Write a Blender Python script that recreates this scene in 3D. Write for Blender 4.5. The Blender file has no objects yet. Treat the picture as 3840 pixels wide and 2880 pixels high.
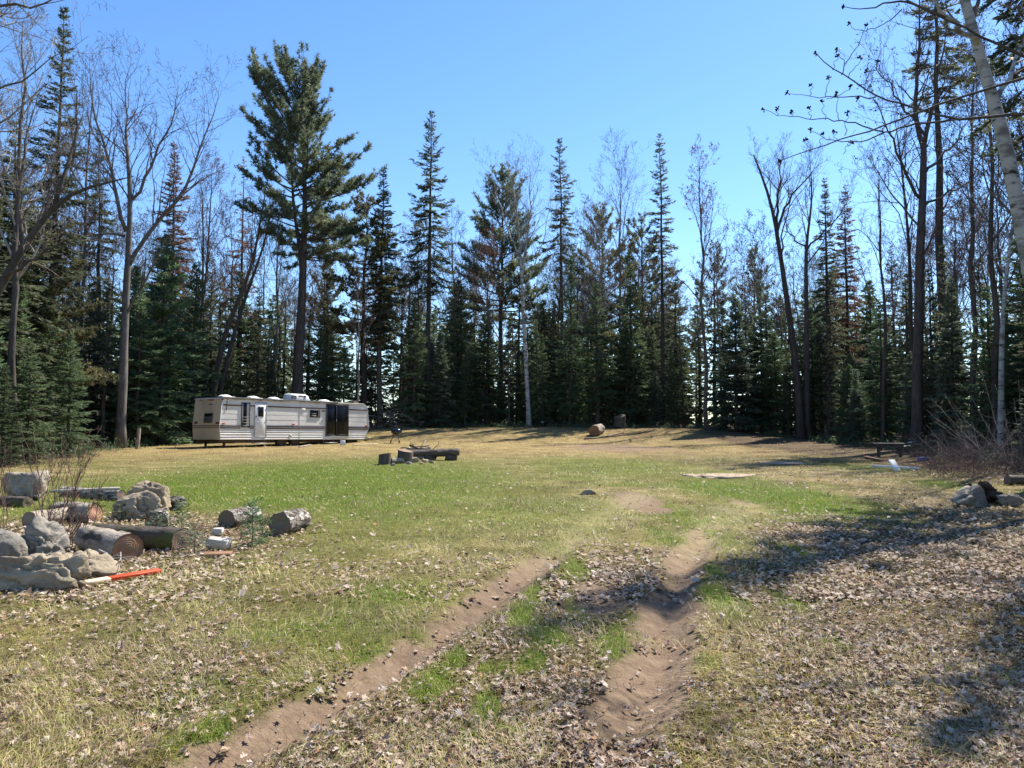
import bpy, math, random
import numpy as np
from math import radians as R, sin, cos, pi, tan, atan, atan2, sqrt

# ------------------------------------------------------------------ camera, sky, sun
SC = bpy.context.scene
COL = SC.collection
FPX, CAMZ = 770.0, 1.65
PITCH = atan(48 / FPX)
SUN_AZ, SUN_EL = 46.0, 52.0          # degrees right of the view direction, above the horizon
cam_d = bpy.data.cameras.new('camera')
cam_d.sensor_width = 36.0
cam_d.lens = 36.0 * FPX / 1024
cam_d.clip_end = 3000
cam = bpy.data.objects.new('camera', cam_d)
COL.objects.link(cam)
cam.location = (0, 0, CAMZ)
cam.rotation_euler = (pi / 2 + PITCH, 0, 0)
SC.camera = cam

world = bpy.data.worlds.new('World')
SC.world = world
world.use_nodes = True
wn = world.node_tree
wn.nodes.clear()
sky = wn.nodes.new('ShaderNodeTexSky')
sky.sky_type = 'NISHITA'
sky.sun_disc = False
sky.sun_elevation = R(SUN_EL)
sky.sun_rotation = R(SUN_AZ)
sky.altitude = 300
sky.air_density = 1.0
sky.dust_density = 0.15
sky.ozone_density = 2.5
bg = wn.nodes.new('ShaderNodeBackground')
bg.inputs[1].default_value = 0.118
wo = wn.nodes.new('ShaderNodeOutputWorld')
hs = wn.nodes.new('ShaderNodeHueSaturation')
hs.inputs['Saturation'].default_value = 1.2
hs.inputs['Hue'].default_value = 0.505
wn.links.new(sky.outputs[0], hs.inputs['Color'])
wn.links.new(hs.outputs[0], bg.inputs[0])
wn.links.new(bg.outputs[0], wo.inputs[0])

sun_d = bpy.data.lights.new('sun', 'SUN')
sun_d.energy = 5.0
sun_d.angle = R(0.55)
sun_d.color = (1.0, 0.95, 0.86)
sun = bpy.data.objects.new('sun', sun_d)
COL.objects.link(sun)
sun.rotation_euler = (R(90 - SUN_EL), 0, R(180 - SUN_AZ))
sun.location = (30, 30, 60)
SC.view_settings.view_transform = 'Standard'
SC.view_settings.look = 'None'
SC.view_settings.exposure = 1.1
SC.view_settings.gamma = 1.0
SC.view_settings.use_curve_mapping = False
SC.render.engine = 'CYCLES'
SC.cycles.max_bounces = 8
SC.cycles.diffuse_bounces = 5
SC.cycles.glossy_bounces = 2
SC.cycles.transmission_bounces = 5
SC.cycles.transparent_max_bounces = 6

rng = np.random.default_rng(11)
K = 1024 / 2212.0                     # photo coordinates below are read off a 2212 px wide view

# ------------------------------------------------------------------ helpers
def smooth(a, b, x):
    t = np.clip((np.asarray(x, float) - a) / (b - a), 0, 1)
    return t * t * (3 - 2 * t)

def _hash(ix, iy, s):
    h = (ix.astype(np.int64) * 374761393 + iy.astype(np.int64) * 668265263 + s * 974634) & 0x7fffffff
    h = ((h ^ (h >> 13)) * 1274126177) & 0x7fffffff
    return ((h ^ (h >> 16)) & 0xffff) / 65535.0

def vnoise(x, y, s=0):
    x = np.asarray(x, float); y = np.asarray(y, float)
    ix = np.floor(x); iy = np.floor(y)
    fx = x - ix; fy = y - iy
    fx = fx * fx * (3 - 2 * fx); fy = fy * fy * (3 - 2 * fy)
    ix = ix.astype(np.int64); iy = iy.astype(np.int64)
    a = _hash(ix, iy, s); b = _hash(ix + 1, iy, s); c = _hash(ix, iy + 1, s); d = _hash(ix + 1, iy + 1, s)
    return (a * (1 - fx) + b * fx) * (1 - fy) + (c * (1 - fx) + d * fx) * fy

def fbm(x, y, s=0, o=4):
    t = 0; a = 0.5; n = 0
    for k in range(o):
        t = t + a * vnoise(x * 2 ** k + 17.3 * k, y * 2 ** k - 9.1 * k, s + k); n += a; a *= 0.55
    return t / n

def noise3(P, sc, s=0, o=3):
    """cheap 3-D noise from three 2-D ones"""
    P = np.asarray(P) * sc
    return (fbm(P[:, 0] + 3.1, P[:, 1] + .37 * P[:, 2], s, o) + fbm(P[:, 1] - 5.2, P[:, 2] + .41 * P[:, 0], s + 9, o)
            + fbm(P[:, 2] + 8.8, P[:, 0] - .33 * P[:, 1], s + 21, o)) / 3

def ray(px, py):
    u = (px * K - 512) / FPX; v = (384 - py * K) / FPX
    return np.array([u, cos(PITCH) - v * sin(PITCH), sin(PITCH) + v * cos(PITCH)])

def Wd(px, py, depth):
    """photo point (2212 wide view) at the world distance y = depth"""
    d = ray(px, py)
    return np.array([0, 0, CAMZ]) + d * (depth / d[1])

RUTL = [(300, 1760), (470, 1650), (600, 1588), (700, 1525), (860, 1430), (930, 1385), (1000, 1335), (1070, 1285), (1150, 1228), (1240, 1165), (1310, 1110), (1385, 1070)]
RUTR = [(1290, 1760), (1320, 1650), (1390, 1510), (1425, 1410), (1440, 1340), (1450, 1290), (1475, 1225), (1530, 1150), (1600, 1090)]

def flat_at(px, py):
    d = ray(px, py)
    t = CAMZ / (0.022 * d[1] - d[2])
    return np.array([d[0] * t, d[1] * t])

rutL = np.array([flat_at(*p) for p in RUTL]); rutR = np.array([flat_at(*p) for p in RUTR])

def polydist(x, y, P):
    best = np.full(np.shape(x), 1e9)
    for a, b in zip(P[:-1], P[1:]):
        d = b - a; L = d @ d
        t = np.clip(((x - a[0]) * d[0] + (y - a[1]) * d[1]) / L, 0, 1)
        best = np.minimum(best, np.hypot(x - a[0] - t * d[0], y - a[1] - t * d[1]))
    return best

def gz(x, y):
    x = np.asarray(x, float); y = np.asarray(y, float)
    z = 0.022 * np.clip(y, -60, 130)
    z = z + 0.75 * smooth(44, 55, y) * smooth(-14, -9, x) * (1 - smooth(14, 21, x))
    z = z + 0.10 * (fbm(x * .35, y * .35, 3, 3) - .5) * smooth(2, 12, y) + 0.045 * (fbm(x * 1.3, y * 1.3, 5, 3) - .5)
    w = 0.5 * smooth(-1, 3, y)
    dl = polydist(x, y, rutL); dr = polydist(x, y, rutR)
    f = 1 - smooth(9, 14, y)
    for d in (dl, dr):
        z = z - (0.08 * np.exp(-(d / .14) ** 2) - 0.03 * np.exp(-((d - .30) / .13) ** 2)) * (f * .85 + .15)
    return z

def g1(x, y):
    return float(gz(np.array([x]), np.array([y]))[0])

def at(px, py):
    """photo point to the ground it shows"""
    d = ray(px, py)
    t = 1.0
    o = np.array([0, 0, CAMZ])
    ts = np.concatenate([np.arange(2, 30, .02), np.arange(30, 120, .1)])
    P = o + ts[:, None] * d
    below = P[:, 2] < gz(P[:, 0], P[:, 1])
    i = int(np.argmax(below)) if below.any() else len(ts) - 1
    return P[i]

def nrm(v):
    v = np.asarray(v, float)
    return v / (np.linalg.norm(v, axis=-1, keepdims=True) + 1e-12)

# ------------------------------------------------------------------ materials
MATS = {}
def M(name, c1, c2=None, scale=6.0, detail=5.0, rough=0.8, bump=0.0, bscale=None, spec=0.25, attr=False, transl=0.0, rand=0.0,
      metal=0.0, stretch=None, lo=0.35, hi=0.65, coat=0.0, c3=None, s3=1.0, lo3=.55, hi3=.7):
    m = bpy.data.materials.new(name); m.use_nodes = True
    nt = m.node_tree; N = nt.nodes; L = nt.links
    N.clear()
    out = N.new('ShaderNodeOutputMaterial')
    tc = N.new('ShaderNodeTexCoord')
    vec = tc.outputs['Object']
    if stretch:
        mp = N.new('ShaderNodeMapping'); mp.inputs['Scale'].default_value = stretch
        L.new(vec, mp.inputs[0]); vec = mp.outputs[0]
    def noise(sc, det, lo, hi):
        n = N.new('ShaderNodeTexNoise'); n.inputs['Scale'].default_value = sc; n.inputs['Detail'].default_value = det
        n.inputs['Roughness'].default_value = 0.65
        L.new(vec, n.inputs['Vector'])
        r = N.new('ShaderNodeMapRange'); r.inputs[1].default_value = lo; r.inputs[2].default_value = hi
        L.new(n.outputs[0], r.inputs[0]); return n.outputs[0], r.outputs[0]
    def mix(f, a, b, mode='MIX'):
        x = N.new('ShaderNodeMix'); x.data_type = 'RGBA'; x.blend_type = mode
        if isinstance(f, float): x.inputs[0].default_value = f
        else: L.new(f, x.inputs[0])
        for i, c in ((6, a), (7, b)):
            if isinstance(c, tuple): x.inputs[i].default_value = (*c, 1)
            else: L.new(c, x.inputs[i])
        return x.outputs[2]
    raw, f = noise(scale, detail, lo, hi)
    colr = mix(f, c1, c2 if c2 else tuple(v * .7 for v in c1))
    if c3:
        _, f3 = noise(s3, 4, lo3, hi3)
        colr = mix(f3, colr, c3)
    if attr:
        a = N.new('ShaderNodeAttribute'); a.attribute_name = 'col'
        colr = mix(1.0, colr, a.outputs['Color'], 'MULTIPLY')
    if rand:
        oi = N.new('ShaderNodeObjectInfo')
        mr = N.new('ShaderNodeMapRange'); mr.inputs[3].default_value = 1 - rand; mr.inputs[4].default_value = 1 + rand
        L.new(oi.outputs['Random'], mr.inputs[0])
        hs = N.new('ShaderNodeHueSaturation')
        L.new(mr.outputs[0], hs.inputs['Value']); L.new(colr, hs.inputs['Color'])
        m2 = N.new('ShaderNodeMath'); m2.operation = 'MULTIPLY'; m2.inputs[1].default_value = 37.7
        m3 = N.new('ShaderNodeMath'); m3.operation = 'FRACT'
        L.new(oi.outputs['Random'], m2.inputs[0]); L.new(m2.outputs[0], m3.inputs[0])
        m4 = N.new('ShaderNodeMapRange'); m4.inputs[3].default_value = .5 - rand * .07; m4.inputs[4].default_value = .5 + rand * .05
        L.new(m3.outputs[0], m4.inputs[0]); L.new(m4.outputs[0], hs.inputs['Hue'])
        colr = hs.outputs[0]
    p = N.new('ShaderNodeBsdfPrincipled')
    L.new(colr, p.inputs['Base Color'])
    p.inputs['Roughness'].default_value = rough
    p.inputs['Specular IOR Level'].default_value = spec
    p.inputs['Metallic'].default_value = metal
    p.inputs['Coat Weight'].default_value = coat
    if bump:
        b = N.new('ShaderNodeBump'); b.inputs['Strength'].default_value = min(bump, 1); b.inputs['Distance'].default_value = 0.03 * max(bump, 1)
        if bscale:
            h, _ = noise(bscale, 6, 0, 1)
        else:
            h = raw
        L.new(h, b.inputs['Height']); L.new(b.outputs[0], p.inputs['Normal'])
    sh = p.outputs[0]
    if transl:
        t = N.new('ShaderNodeBsdfTranslucent'); L.new(colr, t.inputs[0])
        mx = N.new('ShaderNodeMixShader'); mx.inputs[0].default_value = transl
        L.new(sh, mx.inputs[1]); L.new(t.outputs[0], mx.inputs[2]); sh = mx.outputs[0]
    L.new(sh, out.inputs[0])
    MATS[name] = m
    return m

M('ground', (1.12, 1.1, 1.08), (.62, .58, .55), 9, 8, .95, .9, 26, .1, attr=True, lo=.3, hi=.7)
M('blade', (1.1, 1.1, 1.1), (.8, .8, .8), 3, 2, .55, 0, None, .3, attr=True, transl=.35)
M('leaf', (1.1, 1.08, 1.05), (.75, .70, .66), 40, 2, .75, 0, None, .12, attr=True, transl=.12)
M('fir_needles', (.135, .185, .085), (.072, .112, .058), 1.1, 3, .6, 0, None, .3, transl=.5, rand=.35)
M('spruce_needles', (.135, .145, .080), (.070, .085, .052), 1.0, 3, .6, 0, None, .3, transl=.5, rand=.25)
M('pine_needles', (.18, .205, .115), (.10, .13, .08), .7, 3, .5, 0, None, .35, transl=.5, rand=.15)
M('yellow_pine_needles', (.20, .185, .08), (.105, .11, .055), .7, 3, .5, 0, None, .3, transl=.5, rand=.25)
M('blue_needles', (.17, .205, .135), (.10, .135, .09), 1.5, 3, .6, 0, None, .3, transl=.5, rand=.15)
M('rusty_needles', (.22, .115, .075), (.13, .09, .055), 1.0, 3, .7, 0, None, .2, transl=.5, rand=.15)
M('bark', (.13, .108, .09), (.06, .05, .043), 7, 6, .9, .9, 14, .15, stretch=(1, 1, .25), rand=.25, c3=(.17, .17, .14), s3=2.5)
M('dark_bark', (.10, .083, .07), (.05, .042, .036), 7, 6, .9, .9, 14, .15, stretch=(1, 1, .25), rand=.2)
M('grey_bark', (.20, .18, .155), (.10, .088, .075), 6, 6, .9, .7, 14, .15, stretch=(1, 1, .3), rand=.15)
M('twig', (.19, .145, .12), (.11, .083, .07), 4, 2, .8, 0, None, .2, rand=.25)
M('red_twig', (.19, .115, .085), (.11, .072, .058), 2, 2, .8, 0, None, .2, rand=.25)
M('pale_twig', (.30, .265, .225), (.18, .15, .125), 2, 2, .8, 0, None, .2, rand=.2)
M('birch_bark', (.42, .40, .36), (.035, .03, .028), 3.2, 6, .75, .5, 8, .2, stretch=(1, 1, 2.6), lo=.52, hi=.66, c3=(.17, .155, .13), s3=1.1, lo3=.5, hi3=.62)
M('red_buds', (.20, .085, .075), (.13, .06, .05), 3, 2, .7, 0, None, .2, transl=.3, rand=.15)
M('dark_buds', (.05, .035, .035), (.03, .02, .02), 3, 2, .7, 0, None, .2)
M('granite', (.36, .30, .225), (.17, .14, .11), 4.5, 9, .85, .9, 18, .25, c3=(.42, .38, .30), s3=9, lo3=.55, hi3=.7)
M('dark_granite', (.27, .24, .195), (.12, .11, .095), 3.5, 9, .85, .9, 16, .25, c3=(.30, .25, .19), s3=2.2, lo3=.52, hi3=.7, stretch=(1, 1, 1.3))
M('tan_stone', (.37, .30, .205), (.19, .15, .105), 4, 9, .9, .9, 15, .2, c3=(.14, .12, .09), s3=3, lo3=.56, hi3=.72, stretch=(1, 1, 1.35))
M('log_bark', (.26, .225, .19), (.045, .037, .031), 15, 7, .9, 1.6, 16, .15, stretch=(.5, 1, 1), lo=.42, hi=.58, c3=(.50, .47, .43), s3=9, lo3=.54, hi3=.62)
M('pale_log', (.38, .32, .25), (.17, .135, .10), 8, 7, .85, .9, 20, .2, stretch=(.3, 1, 1), lo=.38, hi=.62, c3=(.07, .055, .042), s3=6, lo3=.55, hi3=.62)
M('moss_bark', (.12, .10, .085), (.055, .045, .035), 8, 7, .95, 1.4, 18, .1, stretch=(.4, 1, 1), c3=(.09, .10, .035), s3=3, lo3=.45, hi3=.6)
M('weathered_wood', (.40, .37, .33), (.25, .23, .20), 12, 6, .8, .6, None, .2, stretch=(.12, 1.5, 1.5))
M('pale_wood', (.62, .56, .47), (.42, .37, .30), 12, 6, .7, .4, None, .25, stretch=(.15, 1.5, 1.5))
M('brown_wood', (.30, .17, .095), (.17, .095, .055), 10, 6, .8, .6, None, .2, stretch=(.15, 1.5, 1.5))
M('dark_wood', (.105, .085, .07), (.05, .042, .036), 10, 6, .8, .6, None, .2, stretch=(.2, 1.5, 1.5))
M('bench_wood', (.14, .108, .083), (.06, .047, .037), 10, 6, .85, .8, None, .2, stretch=(.2, 1.5, 1.5))
M('stake_wood', (.62, .50, .34), (.50, .38, .25), 12, 5, .6, .3, None, .3, stretch=(.15, 1.5, 1.5))
M('orange_paint', (.60, .075, .016), (.42, .055, .014), 12, 5, .5, .2, None, .35, stretch=(.3, 1.5, 1.5))
M('soil', (.10, .065, .045), (.05, .034, .025), 8, 8, .95, 1.2, 22, .1)
M('sand', (.40, .32, .24), (.30, .22, .155), 5, 8, .95, .6, 25, .1)
M('white_siding', (.72, .69, .62), (.62, .58, .51), 1.2, 6, .42, 0, None, .4, c3=(.50, .44, .36), s3=.8, lo3=.6, hi3=.85)
M('cream_panel', (.60, .52, .40), (.50, .41, .29), 1.0, 6, .5, 0, None, .35, c3=(.36, .26, .16), s3=.9, lo3=.56, hi3=.8, stretch=(1, 1, .35))
M('white_plastic', (.74, .73, .70), (.60, .58, .55), 3, 5, .45, 0, None, .4)
M('roof_membrane', (.085, .083, .07), (.045, .044, .038), 2, 5, .85, .3, None, .2)
M('roof_edge', (.48, .44, .36), (.30, .26, .19), 4, 5, .7, .3, None, .2)
M('maroon_trim', (.050, .016, .020), (.03, .012, .016), 4, 3, .45, 0, None, .4)
M('dark_frame', (.030, .027, .026), (.02, .018, .018), 4, 3, .4, 0, None, .4)
M('grey_frame', (.33, .34, .35), (.27, .28, .29), 4, 3, .35, 0, None, .5)
M('glass', (.010, .011, .012), (.007, .008, .009), 1, 1, .12, 0, None, .22)
M('curtain', (.50, .47, .42), (.38, .35, .31), 5, 3, .9, 0, None, .1)
M('tail_red', (.42, .02, .015), (.35, .02, .015), 5, 2, .25, 0, None, .5)
M('tail_dull', (.20, .045, .03), (.15, .03, .02), 5, 2, .3, 0, None, .5)
M('rubber', (.028, .027, .026), (.02, .02, .02), 10, 3, .8, 0, None, .2)
M('rust_metal', (.09, .06, .045), (.05, .036, .03), 8, 5, .7, 0, None, .3)
M('steel', (.45, .45, .45), (.33, .33, .33), 6, 4, .4, 0, None, .5, metal=.6)
M('enamel', (.012, .012, .013), (.008, .008, .009), 3, 2, .12, 0, None, .5, coat=.4)
M('white_paint', (.78, .77, .75), (.66, .65, .62), 9, 4, .6, 0, None, .3)
M('blue_plastic', (.10, .16, .45), (.07, .12, .36), 3, 2, .35, 0, None, .5)
M('print', (.16, .16, .16), (.12, .12, .12), 3, 2, .6, 0, None, .3)
M('moss_green', (.10, .17, .03), (.05, .10, .02), 8, 5, .9, .6, 20, .1)

# log end grain: rings round the log's own axis
def ring_mat(name, c1, c2, s):
    m = bpy.data.materials.new(name); m.use_nodes = True
    nt = m.node_tree; N = nt.nodes; L = nt.links
    p = N['Principled BSDF']; p.inputs['Roughness'].default_value = .85
    tc = N.new('ShaderNodeTexCoord')
    mp = N.new('ShaderNodeMapping'); mp.inputs['Scale'].default_value = (0, 1, 1)
    w = N.new('ShaderNodeTexWave'); w.wave_type = 'RINGS'; w.rings_direction = 'X'; w.inputs['Scale'].default_value = s
    w.inputs['Distortion'].default_value = 5; w.inputs['Detail'].default_value = 4; w.inputs['Detail Scale'].default_value = 2.5
    x = N.new('ShaderNodeMix'); x.data_type = 'RGBA'
    x.inputs[6].default_value = (*c1, 1); x.inputs[7].default_value = (*c2, 1)
    n = N.new('ShaderNodeTexNoise'); n.inputs['Scale'].default_value = 8; n.inputs['Detail'].default_value = 6
    x2 = N.new('ShaderNodeMix'); x2.data_type = 'RGBA'; x2.blend_type = 'MULTIPLY'; x2.inputs[0].default_value = .7
    L.new(tc.outputs['Object'], mp.inputs[0]); L.new(mp.outputs[0], w.inputs[0]); L.new(tc.outputs['Object'], n.inputs[0])
    L.new(w.outputs[0], x.inputs[0]); L.new(x.outputs[2], x2.inputs[6]); L.new(n.outputs[1], x2.inputs[7])
    L.new(x2.outputs[2], p.inputs['Base Color'])
    b = N.new('ShaderNodeBump'); b.inputs['Strength'].default_value = .5; b.inputs['Distance'].default_value = .01
    L.new(w.outputs[0], b.inputs['Height']); L.new(b.outputs[0], p.inputs['Normal'])
    MATS[name] = m
ring_mat('end_grain', (.40, .28, .18), (.33, .225, .145), 14)
ring_mat('red_end_grain', (.40, .215, .12), (.34, .18, .10), 12)
ring_mat('dark_end_grain', (.28, .195, .13), (.22, .15, .10), 14)

# ------------------------------------------------------------------ mesh building
TRIS = [0]
class G:
    """collects faces; build() links them as one mesh object"""
    def __init__(s):
        s.V = []; s.F = []; s.n = 0; s.C = []
    def add(s, V, F, mat=0, col=None):
        V = np.asarray(V, float).reshape(-1, 3); F = np.asarray(F, np.int64)
        if len(V) == 0 or len(F) == 0: return s
        s.V.append(V); s.F.append((F + s.n, mat)); s.n += len(V)
        if col is not None: s.C.append(np.asarray(col, float))
        return s
    def mesh(s, name, mats, smooth_=True):
        V = np.concatenate(s.V)
        me = bpy.data.meshes.new(name)
        me.vertices.add(len(V)); me.vertices.foreach_set('co', V.astype(np.float32).ravel())
        loops = np.concatenate([f.ravel() for f, _ in s.F])
        cnt = np.concatenate([np.full(len(f), f.shape[1]) for f, _ in s.F])
        mi = np.concatenate([np.full(len(f), m) for f, m in s.F])
        st = np.concatenate([[0], np.cumsum(cnt)[:-1]])
        me.loops.add(len(loops)); me.loops.foreach_set('vertex_index', loops.astype(np.int32))
        me.polygons.add(len(cnt)); me.polygons.foreach_set('loop_start', st.astype(np.int32))
        me.polygons.foreach_set('material_index', mi.astype(np.int32))
        me.polygons.foreach_set('use_smooth', np.full(len(cnt), bool(smooth_)))
        for m in (mats if isinstance(mats, (list, tuple)) else [mats]):
            me.materials.append(MATS[m])
        if s.C:
            C = np.concatenate(s.C)
            a = me.attributes.new('col', 'FLOAT_COLOR', 'POINT')
            a.data.foreach_set('color', np.concatenate([C, np.ones((len(C), 1))], 1).astype(np.float32).ravel())
        me.update(calc_edges=True)
        TRIS[0] += int((cnt - 2).sum())
        return me
    def build(s, name, mats, parent=None, smooth_=True, loc=None, rot=None):
        return put(name, s.mesh(name, mats, smooth_), parent, loc, rot)

def put(name, me, parent=None, loc=None, rot=None):
    o = bpy.data.objects.new(name, me); COL.objects.link(o)
    if parent is not None: o.parent = parent
    if loc is not None: o.location = [float(v) for v in loc]
    if rot is not None: o.rotation_euler = rot
    return o

def tag(o, label, cat, group=None):
    o['label'] = label; o['category'] = cat
    if group: o['group'] = group
    return o

def thing(name, label, cat, loc=(0, 0, 0), rotz=0.0, group=None, rot=None):
    o = put(name, None, None, loc, rot or (0, 0, rotz))
    return tag(o, label, cat, group)

def box(x0, x1, y0, y1, z0, z1):
    V = [(x, y, z) for z in (z0, z1) for y in (y0, y1) for x in (x0, x1)]
    F = [(0, 2, 3, 1), (4, 5, 7, 6), (0, 1, 5, 4), (2, 6, 7, 3), (0, 4, 6, 2), (1, 3, 7, 5)]
    return np.array(V, float), np.array(F)

def bbox(x0, x1, y0, y1, z0, z1, b=.006):
    """box with chamfered edges"""
    V, F = [], []
    c = np.array([(x0 + x1) / 2, (y0 + y1) / 2, (z0 + z1) / 2]); h = np.array([x1 - x0, y1 - y0, z1 - z0]) / 2
    b = min(b, h.min() * .45)
    idx = {}
    for ax in range(3):
        for s in (-1, 1):
            o = [i for i in range(3) if i != ax]
            for a in (-1, 1):
                for d in (-1, 1):
                    p = np.zeros(3); p[ax] = s * h[ax]; p[o[0]] = a * (h[o[0]] - b); p[o[1]] = d * (h[o[1]] - b)
                    idx[(ax, s, a, d)] = len(V); V.append(c + p)
    def q(*f):
        pts = np.array([V[i] for i in f]); nn = np.cross(pts[1] - pts[0], pts[2] - pts[0])
        F4.append(f if nn @ (pts.mean(0) - c) > 0 else f[::-1])
    F4 = []
    for ax in range(3):
        for s in (-1, 1):
            q(idx[ax, s, -1, -1], idx[ax, s, 1, -1], idx[ax, s, 1, 1], idx[ax, s, -1, 1])
    def key(ax, sg):  # vertex of face ax at corner signs sg
        o = [i for i in range(3) if i != ax]
        return idx[ax, sg[ax], sg[o[0]], sg[o[1]]]
    for a in range(3):
        b1, b2 = [i for i in range(3) if i != a]
        for s1 in (-1, 1):
            for s2 in (-1, 1):
                A = [0, 0, 0]; A[b1] = s1; A[b2] = s2
                lo = list(A); lo[a] = -1; hi = list(A); hi[a] = 1
                q(key(b1, lo), key(b1, hi), key(b2, hi), key(b2, lo))
    F3 = []
    for s in [(i, j, k) for i in (-1, 1) for j in (-1, 1) for k in (-1, 1)]:
        f = (key(0, s), key(1, s), key(2, s)); pts = np.array([V[i] for i in f])
        nn = np.cross(pts[1] - pts[0], pts[2] - pts[0])
        F3.append(f if nn @ (pts.mean(0) - c) > 0 else f[::-1])
    return np.array(V), np.array(F4), np.array(F3)

def addbox(g, *a, b=.006, mat=0):
    V, F4, F3 = bbox(*a, b=b)
    n = g.n
    g.V.append(V); g.F.append((F4 + n, mat)); g.F.append((F3 + n, mat)); g.n += len(V)
    return g

def tube(P, Rr, n=8, cap=True, jitter=0, seed=0):
    P = np.asarray(P, float); k = len(P)
    Rr = np.broadcast_to(np.asarray(Rr, float), (k,))
    T = nrm(np.gradient(P, axis=0))
    ref = np.array([0, 0, 1.0]) if abs(T[0, 2]) < .8 else np.array([1.0, 0, 0])
    a = nrm(ref - T[0] * (ref @ T[0])); A = []
    for t in T:
        a = nrm(a - t * (a @ t)); A.append(a)
    A = np.array(A); B = np.cross(T, A)
    th = np.arange(n) * 2 * pi / n
    rr = Rr[:, None] * np.ones(n)
    if jitter:
        rr = rr * (1 + jitter * (np.random.default_rng(seed).random((k, n)) - .5))
    V = P[:, None] + rr[..., None] * (A[:, None] * np.cos(th)[None, :, None] + B[:, None] * np.sin(th)[None, :, None])
    V = V.reshape(-1, 3)
    i = np.arange(k - 1)[:, None] * n; j = np.arange(n)[None]; j2 = (j + 1) % n
    F = np.stack([i + j, i + j2, i + n + j2, i + n + j], -1).reshape(-1, 4)
    return V, F

def addtube(g, P, Rr, n=8, mat=0, cap=True, jitter=0, seed=0):
    V, F = tube(P, Rr, n, jitter=jitter, seed=seed)
    k = len(V) // n
    n0 = g.n
    g.V.append(V); g.F.append((F + n0, mat)); g.n += len(V)
    if cap:
        g.F.append((np.array([list(range(n))[::-1], [(k - 1) * n + q for q in range(n)]]) + n0, mat))
    return g

def prisms(S, n=3):
    """independent little prisms: S rows = p0(3) p1(3) r0 r1"""
    S = np.asarray(S, float)
    p0, p1, r0, r1 = S[:, :3], S[:, 3:6], S[:, 6], S[:, 7]
    d = nrm(p1 - p0)
    ref = np.where(np.abs(d[:, 2:3]) < .9, np.array([[0, 0, 1.]]), np.array([[1., 0, 0]]))
    a = nrm(np.cross(d, ref)); b = np.cross(d, a)
    th = np.arange(n) * 2 * pi / n
    ring = a[:, None] * np.cos(th)[None, :, None] + b[:, None] * np.sin(th)[None, :, None]
    V = np.concatenate([p0[:, None] + ring * r0[:, None, None], p1[:, None] + ring * r1[:, None, None]], 1)
    j = np.arange(n); j2 = (j + 1) % n
    f = np.stack([j, j2, j2 + n, j + n], -1)
    F = (np.arange(len(S))[:, None, None] * 2 * n + f[None]).reshape(-1, 4)
    return V.reshape(-1, 3), F

def spikes(P, D, L, W, r=None):
    """needle-clump triangles"""
    r = r or rng
    P = np.asarray(P); D = nrm(D); n = len(P)
    s = nrm(np.cross(D, nrm(r.normal(size=(n, 3)))))
    L = np.broadcast_to(L, (n,))[:, None]; W = np.broadcast_to(W, (n,))[:, None]
    V = np.stack([P - s * W / 2, P + s * W / 2, P + D * L], 1).reshape(-1, 3)
    return V, np.arange(3 * n).reshape(-1, 3)

def ico(sub):
    me = bpy.data.meshes.new('tmp')
    import bmesh
    bm = bmesh.new(); bmesh.ops.create_icosphere(bm, subdivisions=sub, radius=1)
    bm.to_mesh(me); bm.free()
    V = np.array([v.co[:] for v in me.vertices]); F = np.array([p.vertices[:] for p in me.polygons])
    bpy.data.meshes.remove(me)
    return V, F
ICO = {k: ico(k) for k in (1, 2, 3, 4, 5)}

# ------------------------------------------------------------------ ground zones
def ell(px, py, rx, ry):
    c = flat_at(px, py); a = flat_at(px + rx, py); b0 = flat_at(px, py - ry); b1 = flat_at(px, py + ry)
    return c[0], c[1], abs(a[0] - c[0]), abs(b0[1] - b1[1]) / 2

GREEN = [(640, 1045, 480, 62, .95), (1050, 1100, 330, 45, .55), (330, 1035, 200, 30, .5), (450, 1085, 130, 40, .6), (1720, 1078, 130, 36, 1.0), (1560, 1055, 100, 30, .9),
         (1480, 1120, 60, 50, .75), (2035, 1047, 45, 9, 1.2), (700, 1350, 170, 55, .6), (850, 1285, 130, 42, .65), (1310, 1008, 190, 24, .6), (760, 1400, 120, 50, .5),
         (433, 1612, 70, 45, .9), (517, 1535, 60, 30, .7), (600, 1480, 120, 45, .4), (1128, 1329, 34, 26, 1.1), (1183, 1377, 42, 28, 1.1), (989, 1430, 30, 20, 1.1), (1070, 1448, 38, 18, 1.0), (1152, 1430, 34, 24, 1.1),
         (941, 1482, 48, 32, 1.15), (915, 1500, 36, 22, 1.0), (1054, 1533, 30, 40, 1.25), (1250, 1302, 30, 32, .8), (1336, 1400, 42, 48, 1.0), (1375, 1352, 24, 24, .9), (996, 1605, 44, 30, .6), (918, 1383, 40, 22, .9),
         (802, 1421, 50, 22, .9), (1094, 1584, 30, 26, .7), (1547, 1293, 50, 36, .9), (1450, 1233, 26, 26, .9), (1697, 1296, 30, 22, .8), (1720, 1188, 28, 16, .8), (1506, 1439, 40, 16, .8), (1442, 1514, 20, 22, .9),
         (1543, 1240, 26, 20, .8), (1195, 1180, 50, 24, .6), (1240, 1240, 40, 40, .7), (1150, 1270, 26, 40, .9), (1440, 1160, 30, 36, .7), (1600, 1035, 60, 20, .7), (240, 1190, 120, 22, .1), (1880, 1010, 90, 10, .5)]
GREEN = [(*ell(*g[:4]), g[4]) for g in GREEN]
DIRT = [(1378, 1082, 46, 22, .95), (1290, 1285, 70, 44, .75), (1560, 1100, 40, 20, .4), (1330, 967, 130, 9, .65), (1240, 1285, 40, 50, .3), (1440, 1210, 50, 40, .5), (1410, 1450, 50, 120, .55), (1330, 1600, 120, 60, .55), (560, 1620, 160, 40, .4), (1600, 1085, 30, 14, .5)]
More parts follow.
